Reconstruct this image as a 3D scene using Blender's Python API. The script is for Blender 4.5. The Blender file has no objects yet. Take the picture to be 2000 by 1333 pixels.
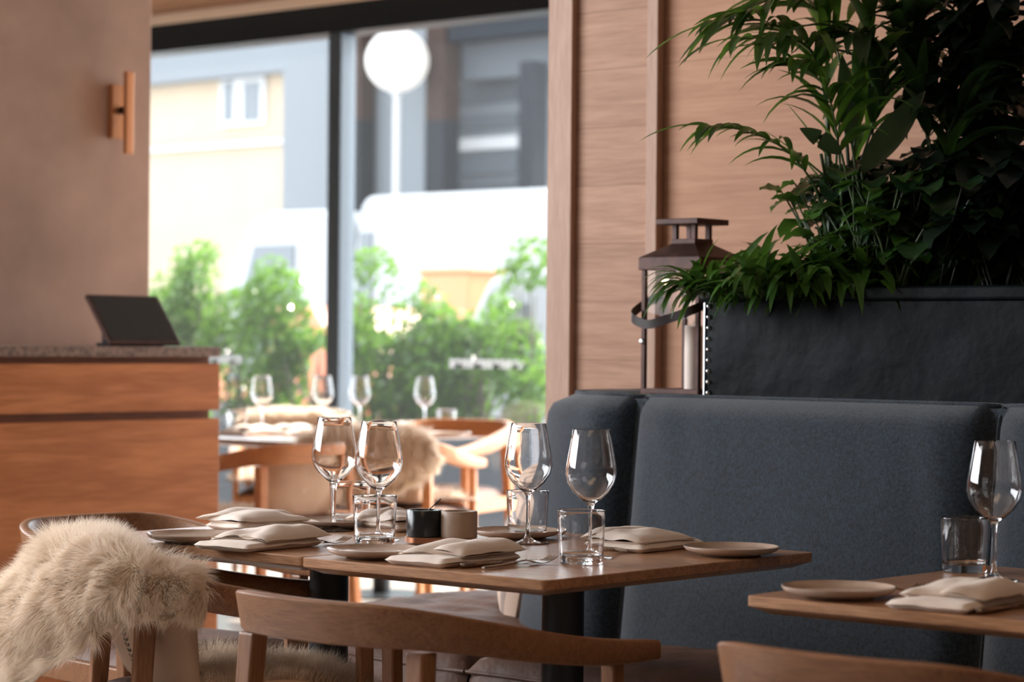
import bpy, math, random
from math import sin, cos, pi, sqrt, atan2
from mathutils import Vector, Matrix, noise
random.seed(7)
V = Vector
C = bpy.context.scene.collection
SC = bpy.context.scene

# ------------------------------------------------------------------ camera, world, lights
H, F = 1.155, 4720.0                       # eye height, focal length in px of a 2000 px wide frame
TH = math.radians(41.26); CT, ST = cos(TH), sin(TH)
ROLL = 0.009
cam_d = bpy.data.cameras.new('camera'); cam_o = bpy.data.objects.new('camera', cam_d); C.objects.link(cam_o)
cam_d.sensor_width = 36.0; cam_d.lens = F / 2000 * 36.0
cam_o.matrix_world = Matrix.Translation((0, 0, H)) @ Matrix.Rotation(TH, 4, 'Z') @ Matrix.Rotation(pi / 2, 4, 'X') @ Matrix.Rotation(ROLL, 4, 'Z')
cam_d.clip_end = 300; cam_d.clip_start = 0.1
cam_d.dof.use_dof = True; cam_d.dof.focus_distance = 4.75; cam_d.dof.aperture_fstop = 4.0
SC.camera = cam_o
SC.view_settings.view_transform = 'Standard'; SC.view_settings.look = 'None'
SC.view_settings.gamma = 1.0; SC.view_settings.use_curve_mapping = False
SC.view_settings.exposure = 0.38
SC.cycles.max_bounces = 20; SC.cycles.transmission_bounces = 20; SC.cycles.transparent_max_bounces = 16

w = bpy.data.worlds.new('world'); SC.world = w; w.use_nodes = True
bg = w.node_tree.nodes['Background']; bg.inputs[0].default_value = (0.86, 0.93, 1.0, 1); bg.inputs[1].default_value = 6.0

def light(name, typ, loc, rot, energy, col, size=None, sy=None):
    l = bpy.data.lights.new(name, typ); o = bpy.data.objects.new(name, l); C.objects.link(o)
    o.location = loc; o.rotation_euler = rot; l.energy = energy; l.color = col
    if typ == 'AREA':
        l.shape = 'RECTANGLE'; l.size = size; l.size_y = sy
    return o
sun = light('sun', 'SUN', (0, 0, 10), (math.radians(-47), 0, math.radians(-12)), 11.0, (1, .93, .84)); sun.data.angle = 0.01
# daylight entering by the two windows
pt = light('window_portal_street', 'AREA', (-9.1, 9.02, 1.42), (math.radians(-90), 0, 0), 10, (1, 1, 1), 9.4, 2.62); pt.data.cycles.is_portal = True
light('window_daylight_side', 'AREA', (-6.72, 1.35, 1.98), (0, math.radians(-90), 0), 300, (.94, .96, 1), 1.5, 4.9)
light('ceiling_warm', 'AREA', (-1.6, 1.2, 2.95), (0, 0, 0), 14, (1, .66, .40), 1.0, 3.0)
light('ceiling_warm_bar', 'AREA', (-4.6, 6.6, 2.95), (0, 0, 0), 5, (1, .62, .36), 1.0, 2.0)

# ------------------------------------------------------------------ pixel / world helpers
def wxy(X, Y): return (X * CT - Y * ST, X * ST + Y * CT)
def onz(px, py, z):
    drop = (py - 666) - ROLL * (px - 1000)
    Y = (H - z) * F / drop; X = (px - 1000) / F * Y
    x, y = wxy(X, Y); return V((x, y, z))
def campt(px, py, Y):
    X = (px - 1000) / F * Y; z = H - ((py - 666) - ROLL * (px - 1000)) * Y / F
    x, y = wxy(X, Y); return V((x, y, z))
def ony(px, py, yw):      # world plane y = yw
    r = (px - 1000) / F
    Y = yw / (ST * r + CT); return campt(px, py, Y)
def onx(px, py, xw):
    r = (px - 1000) / F
    Y = xw / (CT * r - ST); return campt(px, py, Y)

# ------------------------------------------------------------------ materials
def new_mat(name):
    m = bpy.data.materials.new(name); m.use_nodes = True
    nt = m.node_tree; b = nt.nodes['Principled BSDF']; return m, nt, b
def simple(name, col, rough=.5, metal=0, spec=.5, bump=0, bscale=200, coat=0, sheen=0, var=0, vscale=8, trans=0):
    m, nt, b = new_mat(name)
    b.inputs['Base Color'].default_value = (*col, 1); b.inputs['Roughness'].default_value = rough
    b.inputs['Metallic'].default_value = metal; b.inputs['Specular IOR Level'].default_value = spec
    b.inputs['Coat Weight'].default_value = coat
    if sheen: b.inputs['Sheen Weight'].default_value = sheen; b.inputs['Sheen Roughness'].default_value = .5
    tc = nt.nodes.new('ShaderNodeTexCoord')
    if bump:
        n = nt.nodes.new('ShaderNodeTexNoise'); n.inputs['Scale'].default_value = bscale; n.inputs['Detail'].default_value = 5
        nt.links.new(tc.outputs['Object'], n.inputs['Vector'])
        bp = nt.nodes.new('ShaderNodeBump'); bp.inputs['Strength'].default_value = bump; bp.inputs['Distance'].default_value = .01
        nt.links.new(n.outputs['Fac'], bp.inputs['Height']); nt.links.new(bp.outputs[0], b.inputs['Normal'])
    if var:
        n = nt.nodes.new('ShaderNodeTexNoise'); n.inputs['Scale'].default_value = vscale; n.inputs['Detail'].default_value = 6
        nt.links.new(tc.outputs['Object'], n.inputs['Vector'])
        r = nt.nodes.new('ShaderNodeValToRGB'); e = r.color_ramp.elements
        e[0].position = .3; e[1].position = .7
        e[0].color = (*[max(0, c * (1 - var)) for c in col], 1); e[1].color = (*[min(1, c * (1 + var)) for c in col], 1)
        nt.links.new(n.outputs['Fac'], r.inputs[0]); nt.links.new(r.outputs[0], b.inputs['Base Color'])
    return m
def wood(name, ca, cb, axis='X', rough=.45, scale=1.0, figure=.5, coat=0, planks=None, spec=.5):
    """oak-like: stretched noise grain along axis; planks=(height, length) adds horizontal boards along x"""
    m, nt, b = new_mat(name); N = nt.nodes.new; L = nt.links.new
    tc = N('ShaderNodeTexCoord'); mp = N('ShaderNodeMapping')
    L(tc.outputs['Object'], mp.inputs['Vector'])
    s = [14 * scale] * 3; k = 'XYZ'.index(axis); s[k] = 1.1 * scale
    mp.inputs['Scale'].default_value = s
    vec = mp.outputs[0]; plank_v = None
    if planks:
        br = N('ShaderNodeTexBrick'); br.inputs['Scale'].default_value = 1.0
        br.inputs['Brick Width'].default_value = planks[1]; br.inputs['Row Height'].default_value = planks[0]
        br.inputs['Mortar Size'].default_value = .0016; br.inputs['Mortar Smooth'].default_value = .2
        br.inputs['Color1'].default_value = (0, 0, 0, 1); br.inputs['Color2'].default_value = (1, 1, 1, 1); br.inputs['Bias'].default_value = 0
        br.inputs['Mortar'].default_value = (.3, .3, .3, 1)
        m2 = N('ShaderNodeMapping'); m2.inputs['Rotation'].default_value = (math.radians(-90), 0, 0)
        L(tc.outputs['Object'], m2.inputs['Vector']); L(m2.outputs[0], br.inputs['Vector'])
        ad = N('ShaderNodeVectorMath'); ad.operation = 'MULTIPLY_ADD'
        L(br.outputs['Color'], ad.inputs[0]); ad.inputs[1].default_value = (7, 7, 7); L(vec, ad.inputs[2]); vec = ad.outputs[0]
        plank_v = br
    n1 = N('ShaderNodeTexNoise'); n1.inputs['Scale'].default_value = 1.0; n1.inputs['Detail'].default_value = 3; n1.inputs['Distortion'].default_value = .4
    L(vec, n1.inputs['Vector'])
    wv = N('ShaderNodeMath'); wv.operation = 'MULTIPLY'; wv.inputs[1].default_value = 26; L(n1.outputs['Fac'], wv.inputs[0])
    sn = N('ShaderNodeMath'); sn.operation = 'SINE'; L(wv.outputs[0], sn.inputs[0])
    n2 = N('ShaderNodeTexNoise'); n2.inputs['Scale'].default_value = 9; n2.inputs['Detail'].default_value = 6
    L(vec, n2.inputs['Vector'])
    ma = N('ShaderNodeMath'); ma.operation = 'MULTIPLY_ADD'; L(sn.outputs[0], ma.inputs[0]); ma.inputs[1].default_value = .28 * figure
    L(n2.outputs['Fac'], ma.inputs[2])
    r = N('ShaderNodeValToRGB'); e = r.color_ramp.elements; e[0].position = .22; e[1].position = .78
    e[0].color = (*ca, 1); e[1].color = (*cb, 1)
    L(ma.outputs[0], r.inputs[0]); col = r.outputs[0]
    if plank_v:
        mx = N('ShaderNodeMix'); mx.data_type = 'RGBA'; mx.blend_type = 'MULTIPLY'; mx.inputs[0].default_value = 1
        r2 = N('ShaderNodeValToRGB'); e = r2.color_ramp.elements; e[0].color = (.88, .86, .85, 1); e[1].color = (1.06, 1.05, 1.04, 1)
        L(plank_v.outputs['Color'], r2.inputs[0]); L(col, mx.inputs[6]); L(r2.outputs[0], mx.inputs[7])
        mx2 = N('ShaderNodeMix'); mx2.data_type = 'RGBA'; mx2.blend_type = 'MULTIPLY'
        L(plank_v.outputs['Fac'], mx2.inputs[0]); L(mx.outputs[2], mx2.inputs[6]); mx2.inputs[7].default_value = (.72, .68, .66, 1)
        col = mx2.outputs[2]
    L(col, b.inputs['Base Color'])
    bp = N('ShaderNodeBump'); bp.inputs['Strength'].default_value = .12; bp.inputs['Distance'].default_value = .002
    L(n2.outputs['Fac'], bp.inputs['Height']); L(bp.outputs[0], b.inputs['Normal'])
    b.inputs['Roughness'].default_value = rough; b.inputs['Coat Weight'].default_value = coat
    b.inputs['Coat Roughness'].default_value = .3; b.inputs['Specular IOR Level'].default_value = spec
    return m
def glass_mat(name, col=(1, 1, 1), rough=0.0, ior=1.47):
    m = bpy.data.materials.new(name); m.use_nodes = True; nt = m.node_tree; nt.nodes.clear()
    g = nt.nodes.new('ShaderNodeBsdfGlass'); g.inputs['Color'].default_value = (*col, 1); g.inputs['Roughness'].default_value = rough; g.inputs['IOR'].default_value = ior
    o = nt.nodes.new('ShaderNodeOutputMaterial'); nt.links.new(g.outputs[0], o.inputs[0]); return m
def pane_mat(name, haze=.05, refl=.03):
    m = bpy.data.materials.new(name); m.use_nodes = True; nt = m.node_tree; nt.nodes.clear(); N = nt.nodes.new
    t = N('ShaderNodeBsdfTransparent'); g = N('ShaderNodeBsdfGlossy'); g.inputs['Roughness'].default_value = .01
    lw = N('ShaderNodeLayerWeight'); lw.inputs[0].default_value = .5; pw = N('ShaderNodeMath'); pw.operation = 'POWER'; pw.inputs[1].default_value = 4
    nt.links.new(lw.outputs['Facing'], pw.inputs[0]); fr = N('ShaderNodeMath'); fr.operation = 'MULTIPLY_ADD'; fr.inputs[2].default_value = refl; fr.inputs[1].default_value = refl * 16
    nt.links.new(pw.outputs[0], fr.inputs[0]); mx = N('ShaderNodeMixShader')
    d = N('ShaderNodeBsdfTranslucent'); d.inputs[0].default_value = (.9, .93, .95, 1); mx2 = N('ShaderNodeMixShader'); mx2.inputs[0].default_value = haze  # translucent layer imitates the veil of glare over the glass
    o = N('ShaderNodeOutputMaterial'); L = nt.links.new
    L(fr.outputs[0], mx.inputs[0]); L(t.outputs[0], mx.inputs[1]); L(g.outputs[0], mx.inputs[2])
    L(mx.outputs[0], mx2.inputs[1]); L(d.outputs[0], mx2.inputs[2]); L(mx2.outputs[0], o.inputs[0]); return m
def leaf_mat(name, ca, cb, rough=.35, transl=.35, tcol=None, vscale=6, spec=.5):
    m = bpy.data.materials.new(name); m.use_nodes = True; nt = m.node_tree; N = nt.nodes.new; L = nt.links.new
    b = nt.nodes['Principled BSDF']; o = nt.nodes['Material Output']
    tc = N('ShaderNodeTexCoord'); n = N('ShaderNodeTexNoise'); n.inputs['Scale'].default_value = vscale; n.inputs['Detail'].default_value = 3
    L(tc.outputs['Object'], n.inputs['Vector']); r = N('ShaderNodeValToRGB'); e = r.color_ramp.elements
    e[0].position = .35; e[1].position = .65; e[0].color = (*ca, 1); e[1].color = (*cb, 1)
    L(n.outputs['Fac'], r.inputs[0]); L(r.outputs[0], b.inputs['Base Color'])
    b.inputs['Roughness'].default_value = rough; b.inputs['Specular IOR Level'].default_value = spec
    t = N('ShaderNodeBsdfTranslucent'); t.inputs[0].default_value = (*(tcol or cb), 1)
    mx = N('ShaderNodeMixShader'); mx.inputs[0].default_value = transl
    L(b.outputs[0], mx.inputs[1]); L(t.outputs[0], mx.inputs[2]); L(mx.outputs[0], o.inputs[0]); return m
def emis(name, col, st):
    m, nt, b = new_mat(name); b.inputs['Base Color'].default_value = (*col, 1)
    b.inputs['Emission Color'].default_value = (*col, 1); b.inputs['Emission Strength'].default_value = st; return m

M = {}
M['table'] = wood('oak_table', (.25, .115, .052), (.49, .26, .135), 'X', .27, 2.2, .35, coat=.4)
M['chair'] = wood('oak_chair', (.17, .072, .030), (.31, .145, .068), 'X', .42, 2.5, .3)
M['chair_leg'] = wood('oak_chair_leg', (.17, .072, .030), (.31, .145, .068), 'Z', .42, 2.5, .3)
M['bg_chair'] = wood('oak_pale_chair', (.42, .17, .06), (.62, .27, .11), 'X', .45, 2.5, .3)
M['wall_planks'] = wood('oak_wall_boards', (.33, .180, .115), (.46, .275, .185), 'X', .6, 1.0, .35, planks=(.158, 3.1), spec=.3)
M['wall_panel'] = wood('oak_wall_panel', (.40, .200, .115), (.50, .275, .165), 'X', .6, .8, .5, planks=(1.9, .62), spec=.3)
M['trim'] = wood('oak_trim', (.37, .225, .16), (.48, .315, .235), 'Z', .55, 1.5, .3, spec=.3)
M['counter'] = wood('oak_counter', (.44, .155, .045), (.62, .25, .085), 'Y', .5, .8, .7, spec=.35)
M['ledge'] = wood('oak_ledge', (.22, .12, .07), (.40, .24, .16), 'X', .35, 1.4, .5)
M['soffit'] = wood('oak_soffit', (.55, .30, .18), (.72, .45, .30), 'X', .5, 1.0, .4)
M['stone'] = simple('granite_top', (.21, .15, .12), .45, bump=.1, bscale=60, var=.55, vscale=55)
M['concrete'] = simple('concrete', (.40, .275, .215), .8, bump=.25, bscale=14, var=.2, vscale=2.6)
M['floor'] = simple('floor_stone', (.44, .39, .34), .28, var=.08, vscale=1.5)
M['plaster'] = simple('plaster_dark', (.30, .24, .20), .8)
M['ceiling'] = simple('ceiling_paint', (.30, .26, .23), .8)
M['black_metal'] = simple('black_powdercoat', (.012, .016, .020), .38)
M['frame_dark'] = simple('window_frame_paint', (.06, .08, .10), .35)
M['header_dark'] = simple('header_paint', (.005, .008, .012), .5, spec=.3)
M['felt'] = simple('blue_grey_felt', (.018, .031, .046), .9, bump=.5, bscale=500, sheen=.45, var=.55, vscale=140, spec=.15)
M['leather_seat'] = simple('brown_leather', (.13, .065, .042), .6, spec=.3, bump=.6, bscale=22, var=.35, vscale=9)
M['leather_box'] = simple('black_leather', (.0030, .0052, .0072), .5, spec=.09, bump=.6, bscale=9, var=.7, vscale=5)
M['leather_strap'] = simple('dark_brown_leather', (.018, .010, .008), .55, spec=.3)
M['steel'] = simple('polished_cutlery', (.50, .42, .36), .16, metal=1)
M['steel_dark'] = simple('cutlery_handle', (.30, .24, .20), .22, metal=1)
M['copper'] = simple('copper_tray', (.55, .25, .14), .35, metal=.7)
M['brass'] = simple('brushed_copper', (.55, .27, .13), .38, metal=.65)
M['stud'] = simple('silver_stud', (.45, .47, .48), .3, metal=1)
M['plate'] = simple('taupe_stoneware', (.46, .34, .265), .24, var=.10, vscale=40, coat=.5)
M['marble_black'] = simple('black_marble', (.020, .024, .028), .22, var=.6, vscale=18)
M['marble_beige'] = simple('beige_marble', (.42, .31, .23), .45, var=.12, vscale=25)
M['napkin'] = simple('linen_napkin', (.80, .69, .60), .9, bump=.12, bscale=700, sheen=.2)
M['wool'] = leaf_mat('sheep_wool', (.84, .70, .56), (.93, .82, .70), .85, .35, (.97, .88, .76), 7, .15)
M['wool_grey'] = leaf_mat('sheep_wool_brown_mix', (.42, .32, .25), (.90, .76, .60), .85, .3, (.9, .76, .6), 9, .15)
M['suede'] = simple('suede_hide', (.50, .34, .235), .9, sheen=.2, var=.1, vscale=9)
M['print'] = simple('dark_print_ink', (.03, .035, .045), .8)
M['glass'] = glass_mat('clear_drinking_glass')
M['lantern_glass'] = pane_mat('lantern_glass', .0, .006)
M['pane'] = pane_mat('window_glass', .006)
M['frosted'] = leaf_mat('frosted_vinyl', (.8, .82, .84), (.86, .88, .9), .6, .55, (.45, .47, .49))
M['screen'] = simple('black_screen', (.006, .008, .010), .12)
M['rust'] = simple('rusty_lantern_metal', (.055, .024, .018), .55, metal=.4, var=.4, vscale=30)
M['candle'] = simple('candle_wax', (.72, .62, .55), .5)
M['lamp_glint'] = emis('lantern_glint', (1, .78, .5), 5)  # glow for the imitated lamp reflection in the lantern
M['globe'] = emis('lit_globe', (.18, .175, .165), 3.4)
M['palm'] = leaf_mat('palm_leaf', (.014, .042, .012), (.055, .135, .022), .35, .28, (.14, .28, .028))
M['palm_dark'] = leaf_mat('palm_leaf_dark', (.012, .028, .012), (.03, .07, .02), .35, .2, (.06, .14, .02))
M['strap'] = leaf_mat('strap_leaf', (.018, .055, .014), (.065, .155, .026), .3, .22, (.12, .26, .03), 14)
M['broad'] = leaf_mat('broad_leaf', (.012, .035, .014), (.035, .08, .028), .3, .15, (.06, .14, .03), 9)
M['dark_leaf'] = leaf_mat('glossy_dark_leaf', (.004, .010, .008), (.012, .022, .013), .3, .05, (.02, .05, .02), 9)
M['stem'] = simple('plant_stem', (.05, .09, .03), .4)
M['stem_dark'] = simple('dark_plant_stem', (.012, .02, .012), .4)
M['soil'] = simple('soil', (.02, .015, .012), .9)
M['hedge'] = leaf_mat('hedge_leaf', (.028, .095, .007), (.08, .18, .018), .18, .42, (.16, .31, .03), 3)
M['twig'] = simple('hedge_stem', (.10, .09, .06), .8)
M['outdoor_box'] = simple('dark_planter_box', (.045, .055, .07), .6)
M['paving'] = simple('street_paving', (.55, .55, .54), .6, var=.08, vscale=1)
M['cream'] = simple('cream_render', (.25, .195, .135), .9, var=.06, vscale=1)
M['white_trim'] = simple('white_paint', (.29, .29, .29), .6)
M['grey_panel'] = simple('pale_grey_panel', (.098, .108, .118), .7, spec=.2)
M['grey_mid'] = simple('mid_grey_panel', (.046, .052, .060), .7, spec=.2)
M['dark_panel'] = simple('dark_cladding', (.007, .009, .012), .7, spec=.08)
M['brown_panel'] = simple('brown_cladding', (.022, .012, .009), .7, spec=.08)
M['van'] = simple('white_van_paint', (.225, .232, .24), .4, spec=.3)
M['van_glass'] = simple('vehicle_window', (.05, .06, .07), .3)
M['tyre'] = simple('tyre_rubber', (.02, .02, .02), .8)
M['car_orange'] = simple('orange_car_paint', (.34, .09, .03), .4)
M['orange_cloth'] = simple('orange_box_paint', (.30, .14, .05), .6)
M['plaid'] = None

# ------------------------------------------------------------------ mesh building
class MB:
    def __init__(s): s.v = []; s.f = []; s.mi = []; s.cur = 0
    def add(s, vs, fs):
        o = len(s.v); s.v += [tuple(p) for p in vs]; s.f += [tuple(i + o for i in f) for f in fs]; s.mi += [s.cur] * len(fs)
    def box(s, c, d, rz=0, M4=None):
        hx, hy, hz = d[0] / 2, d[1] / 2, d[2] / 2
        vs = [V((x, y, z)) for z in (-hz, hz) for y in (-hy, hy) for x in (-hx, hx)]
        if rz: R = Matrix.Rotation(rz, 3, 'Z'); vs = [R @ p for p in vs]
        if M4: vs = [M4 @ p for p in vs]
        vs = [p + V(c) for p in vs]
        s.add(vs, [(0, 2, 3, 1), (4, 5, 7, 6), (0, 1, 5, 4), (2, 6, 7, 3), (0, 4, 6, 2), (1, 3, 7, 5)])
    def boxm(s, lo, hi): s.box([(a + b) / 2 for a, b in zip(lo, hi)], [b - a for a, b in zip(lo, hi)])
    def lathe(s, prof, n=32, c=(0, 0, 0)):
        vs = []; fs = []; m = len(prof); idx = []
        for r, z in prof:
            if r < 1e-6: idx.append([len(vs)] * n); vs.append((c[0], c[1], c[2] + z))
            else:
                idx.append(list(range(len(vs), len(vs) + n)))
                vs += [(c[0] + r * cos(2 * pi * k / n), c[1] + r * sin(2 * pi * k / n), c[2] + z) for k in range(n)]
        for i in range(m - 1):
            a, b = idx[i], idx[i + 1]
            for k in range(n):
                q = [a[k], a[(k + 1) % n], b[(k + 1) % n], b[k]]
                u = []
                for t in q:
                    if t not in u: u.append(t)
                if len(u) > 2: fs.append(u)
        s.add(vs, fs)
    def loft(s, rings, closed=True, cap=True):
        n = len(rings[0]); vs = [p for r in rings for p in r]; fs = []
        for i in range(len(rings) - 1):
            for k in range(n if closed else n - 1):
                a = i * n + k; b = i * n + (k + 1) % n
                fs.append((a, b, b + n, a + n))
        if cap and closed:
            fs.append(tuple(range(n))[::-1]); fs.append(tuple(range((len(rings) - 1) * n, len(rings) * n)))
        s.add(vs, fs)
    def tube(s, pts, rad, n=8, cap=True):
        pts = [V(p) for p in pts]; rings = []
        up = V((0, 0, 1)); prev = None
        for i, p in enumerate(pts):
            t = (pts[min(i + 1, len(pts) - 1)] - pts[max(i - 1, 0)]).normalized()
            if prev is None:
                a = up if abs(t.z) < .9 else V((1, 0, 0)); x = t.cross(a).normalized()
            else: x = (prev - t * prev.dot(t)).normalized()
            prev = x; y = t.cross(x)
            r = rad[i] if isinstance(rad, (list, tuple)) else rad
            rings.append([p + x * r * cos(2 * pi * k / n) + y * r * sin(2 * pi * k / n) for k in range(n)])
        s.loft(rings, True, cap)
    def grid(s, fn, nu, nv):
        vs = [fn(i / nu, j / nv) for i in range(nu + 1) for j in range(nv + 1)]
        fs = [(i * (nv + 1) + j, (i + 1) * (nv + 1) + j, (i + 1) * (nv + 1) + j + 1, i * (nv + 1) + j + 1) for i in range(nu) for j in range(nv)]
        s.add(vs, fs)
    def build(s, name, mat, parent=None, smooth=True, bevel=0, seg=2, angle=40, sub=0, kind=None, label=None, solid=0):
        me = bpy.data.meshes.new(name); me.from_pydata(s.v, [], s.f); me.update()
        mats = mat if isinstance(mat, (list, tuple)) else [mat]
        for m in mats: me.materials.append(m)
        if len(mats) > 1: me.polygons.foreach_set('material_index', s.mi)
        if smooth:
            me.polygons.foreach_set('use_smooth', [True] * len(me.polygons))
            if angle < 180:
                try: me.set_sharp_from_angle(angle=math.radians(angle))
                except Exception: pass
        o = bpy.data.objects.new(name, me); C.objects.link(o)
        if parent is not None: o.parent = parent
        if solid:
            md = o.modifiers.new('solid', 'SOLIDIFY'); md.thickness = solid; md.offset = 0
        if bevel:
            md = o.modifiers.new('bevel', 'BEVEL'); md.width = bevel; md.segments = seg; md.limit_method = 'ANGLE'
            md.harden_normals = False
        if sub:
            md = o.modifiers.new('sub', 'SUBSURF'); md.levels = sub; md.render_levels = sub
        if kind: o['kind'] = kind
        if label: o['label'] = label
        return o
def tag(o, label, cat, group=None, kind=None):
    o['label'] = label; o['category'] = cat
    if group: o['group'] = group
    if kind: o['kind'] = kind
    return o
def thing(name, label, cat, loc=(0, 0, 0), rz=0, group=None, scale=1):
    o = bpy.data.objects.new(name, None); C.objects.link(o); o.empty_display_size = .05
    o.location = loc; o.rotation_euler = (0, 0, rz); o.scale = (scale,) * 3
    return tag(o, label, cat, group)
KIDS = {}
def children(o): return [c for c in bpy.data.objects if c.parent == o]
def copy_tree(o, loc, rz, label, group=None, scale=None, parent=None):
    def cp(a, par):
        c = a.copy(); C.objects.link(c); c.parent = par
        for ch in children(a): cp(ch, c)
        return c
    kids = children(o); r = o.copy(); C.objects.link(r); r.location = loc; r.rotation_euler = (0, 0, rz)
    if scale: r.scale = (scale,) * 3
    for k in kids: cp(k, r)
    r['label'] = label
    if group: r['group'] = group
    return r
def struct(name, mb, mat, **k):
    o = mb.build(name, mat, None, **k); o['kind'] = 'structure'; return o
def crom(pts, n):
    pts = [V(p) for p in pts]; P = [pts[0] * 2 - pts[1]] + pts + [pts[-1] * 2 - pts[-2]]; out = []
    for i in range(1, len(P) - 2):
        for k in range(n):
            t = k / n; a, b, c, d = P[i - 1], P[i], P[i + 1], P[i + 2]
            out.append(.5 * ((2 * b) + (c - a) * t + (2 * a - 5 * b + 4 * c - d) * t * t + (3 * b - a - 3 * c + d) * t ** 3))
    out.append(pts[-1]); return out
def ss(a, b, x):
    t = max(0, min(1, (x - a) / (b - a))); return t * t * (3 - 2 * t)
def nz(*p): return noise.noise(V(p))

# ------------------------------------------------------------------ SETTING
WY = 5.10            # timber wall behind the booth
WINY = 8.84          # street window wall
ZH = 2.75            # window head
b = MB(); b.boxm((-14, -6, -.1), (4, WINY + .15, 0)); struct('floor', b, M['floor'], smooth=False)
b = MB(); b.boxm((-14, -6, 3.3), (4, WINY + .2, 3.4)); struct('ceiling', b, M['ceiling'], smooth=False)
xe = ony(1076, 400, WY).x
xt2a, xt2b = ony(1270, 400, WY).x, ony(1291, 400, WY).x
b = MB(); b.boxm((xe + .04, WY, 0), (xt2b - .01, WY + .12, 3.3)); struct('wall_rear_boards', b, M['wall_planks'], smooth=False)
b = MB(); b.boxm((xt2b - .01, WY + .005, 0), (4, WY + .12, 3.3)); struct('wall_rear_panels', b, M['wall_panel'], smooth=False)
b = MB(); b.boxm((xe, WY - .022, 0), (xe + .085, WY + .135, 3.3)); struct('trim_1', b, M['trim'], smooth=False, bevel=.002)
b = MB(); b.boxm((xt2a, WY - .026, 0), (xt2b, WY + .004, 3.3)); struct('trim_2', b, M['trim'], smooth=False, bevel=.002)
b = MB(); b.boxm((xe + .02, WY + .13, 0), (xe + .14, WINY, 3.3)); struct('wall_return', b, M['wall_panel'], smooth=False)
# street window wall
b = MB(); b.boxm((-14, WINY + .001, ZH + .201), (xe, WINY + .15, 3.3)); struct('wall_street', b, M['plaster'], smooth=False)
hb = ony(293, 100, WINY)
b = MB(); b.boxm((-14, WINY - .02, ZH), (xe + .02, WINY + .16, ZH + .15)); struct('trim_3', b, M['header_dark'], smooth=False)
b = MB(); b.boxm((-14, WINY - .05, ZH + .151), (xe + .02, WINY + .16, ZH + .20)); struct('trim_4', b, simple('bounce_lit_trim', (.85, .66, .52), .6), smooth=False)  # strip's lighter colour carries the light bounced up from the floor
b = MB(); b.boxm((-14, WINY - .03, ZH + .205), (xe + .02, WINY + .0, 3.3)); struct('trim_7', b, M['soffit'], smooth=False)
xm0, xm1 = ony(646, 400, WINY + .03).x, ony(672, 400, WINY + .03).x
b = MB(); b.boxm((xm0, WINY - .01, .05), (xm1, WINY + .10, ZH)); struct('trim_5', b, M['frame_dark'], smooth=False, bevel=.006)
b = MB(); b.boxm((-14, WINY, 0), (xe, WINY + .12, .10)); struct('trim_6', b, M['frame_dark'], smooth=False)
def pane_win(n, x0, x1):
    b = MB(); b.boxm((x0, WINY + .045, .10), (x1, WINY + .055, ZH)); return struct('window_%d' % n, b, M['pane'], smooth=False)
pane_win(1, xm1, xe + .02); pane_win(2, -14, xm0)
# frosted marks on the panes (too small and soft to read: a band of short upright bars)
def frost_band(px0, px1, py0, py1, n, lab):
    a = ony(px0, py0, WINY + .03); c = ony(px1, py1, WINY + .03); z0, z1 = c.z, a.z; b = MB()
    for k in range(n):
        x0 = a.x + (c.x - a.x) * (k + .04) / n; x1 = a.x + (c.x - a.x) * (k + .82) / n
        b.boxm((x0, WINY + .036, z0), (x1, WINY + .0385, z1))
        if k % 3 == 1: b.boxm((x0, WINY + .036, z0), (x1 + .02, WINY + .0385, (z0 + z1) / 2))
    tag(b.build('window_decal', M['frosted'], smooth=False), lab, 'window decal')
frost_band(876, 1012, 701, 721, 11, 'long frosted white lettering band low on the right window pane')
frost_band(400, 470, 694, 711, 6, 'short frosted white lettering band on the left pane above counter end')
# rest of the shell
b = MB(); b.boxm((4, -6, 0), (4.1, WY + .12, 3.3)); struct('wall_right', b, M['plaster'], smooth=False)
b = MB(); b.boxm((-14, -6.1, 0), (4, -6, 3.3)); struct('wall_back', b, M['plaster'], smooth=False)
b = MB(); b.boxm((-14.1, -6, 0), (-14, WINY, 3.3)); struct('wall_far_left', b, M['plaster'], smooth=False)
# concrete wall behind the service counter, ends at its right edge
XC = -6.70; yc = onx(291, 400, XC).y
b = MB(); b.boxm((XC - .45, 4.15, 0), (XC, yc, 3.3)); struct('wall_concrete', b, M['concrete'], smooth=False, bevel=.006)
# left wall with the side window that lights the dining room
b = MB(); b.boxm((XC - .18, -6, 0), (XC - .06, -1.3, 3.3)); b.boxm((XC - .18, -1.3, 0), (XC - .06, 4.15, 1.18)); b.boxm((XC - .18, -1.3, 2.78), (XC - .06, 4.15, 3.3)); b.boxm((XC - .18, 3.95, 1.18), (XC - .06, 4.15, 2.78))
struct('wall_left', b, M['plaster'], smooth=False)
b = MB()
for y in (-1.3, .4, 2.1, 3.88): b.boxm((XC - .05, y, 1.19), (XC + .01, y + .07, 2.77))
b.boxm((XC - .05, -1.3, 1.18), (XC + .01, 3.95, 1.23)); b.boxm((XC - .05, -1.3, 2.73), (XC + .01, 3.95, 2.78))
struct('window_3', b, M['frame_dark'], smooth=False)

# ------------------------------------------------------------------ OUTSIDE
b = MB(); b.boxm((-60, WINY + .15, -.12), (20, 60, -.02)); tag(b.build('street_paving', M['paving'], smooth=False, kind='structure'), 'pale street paving outside the window', 'ground')
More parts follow.
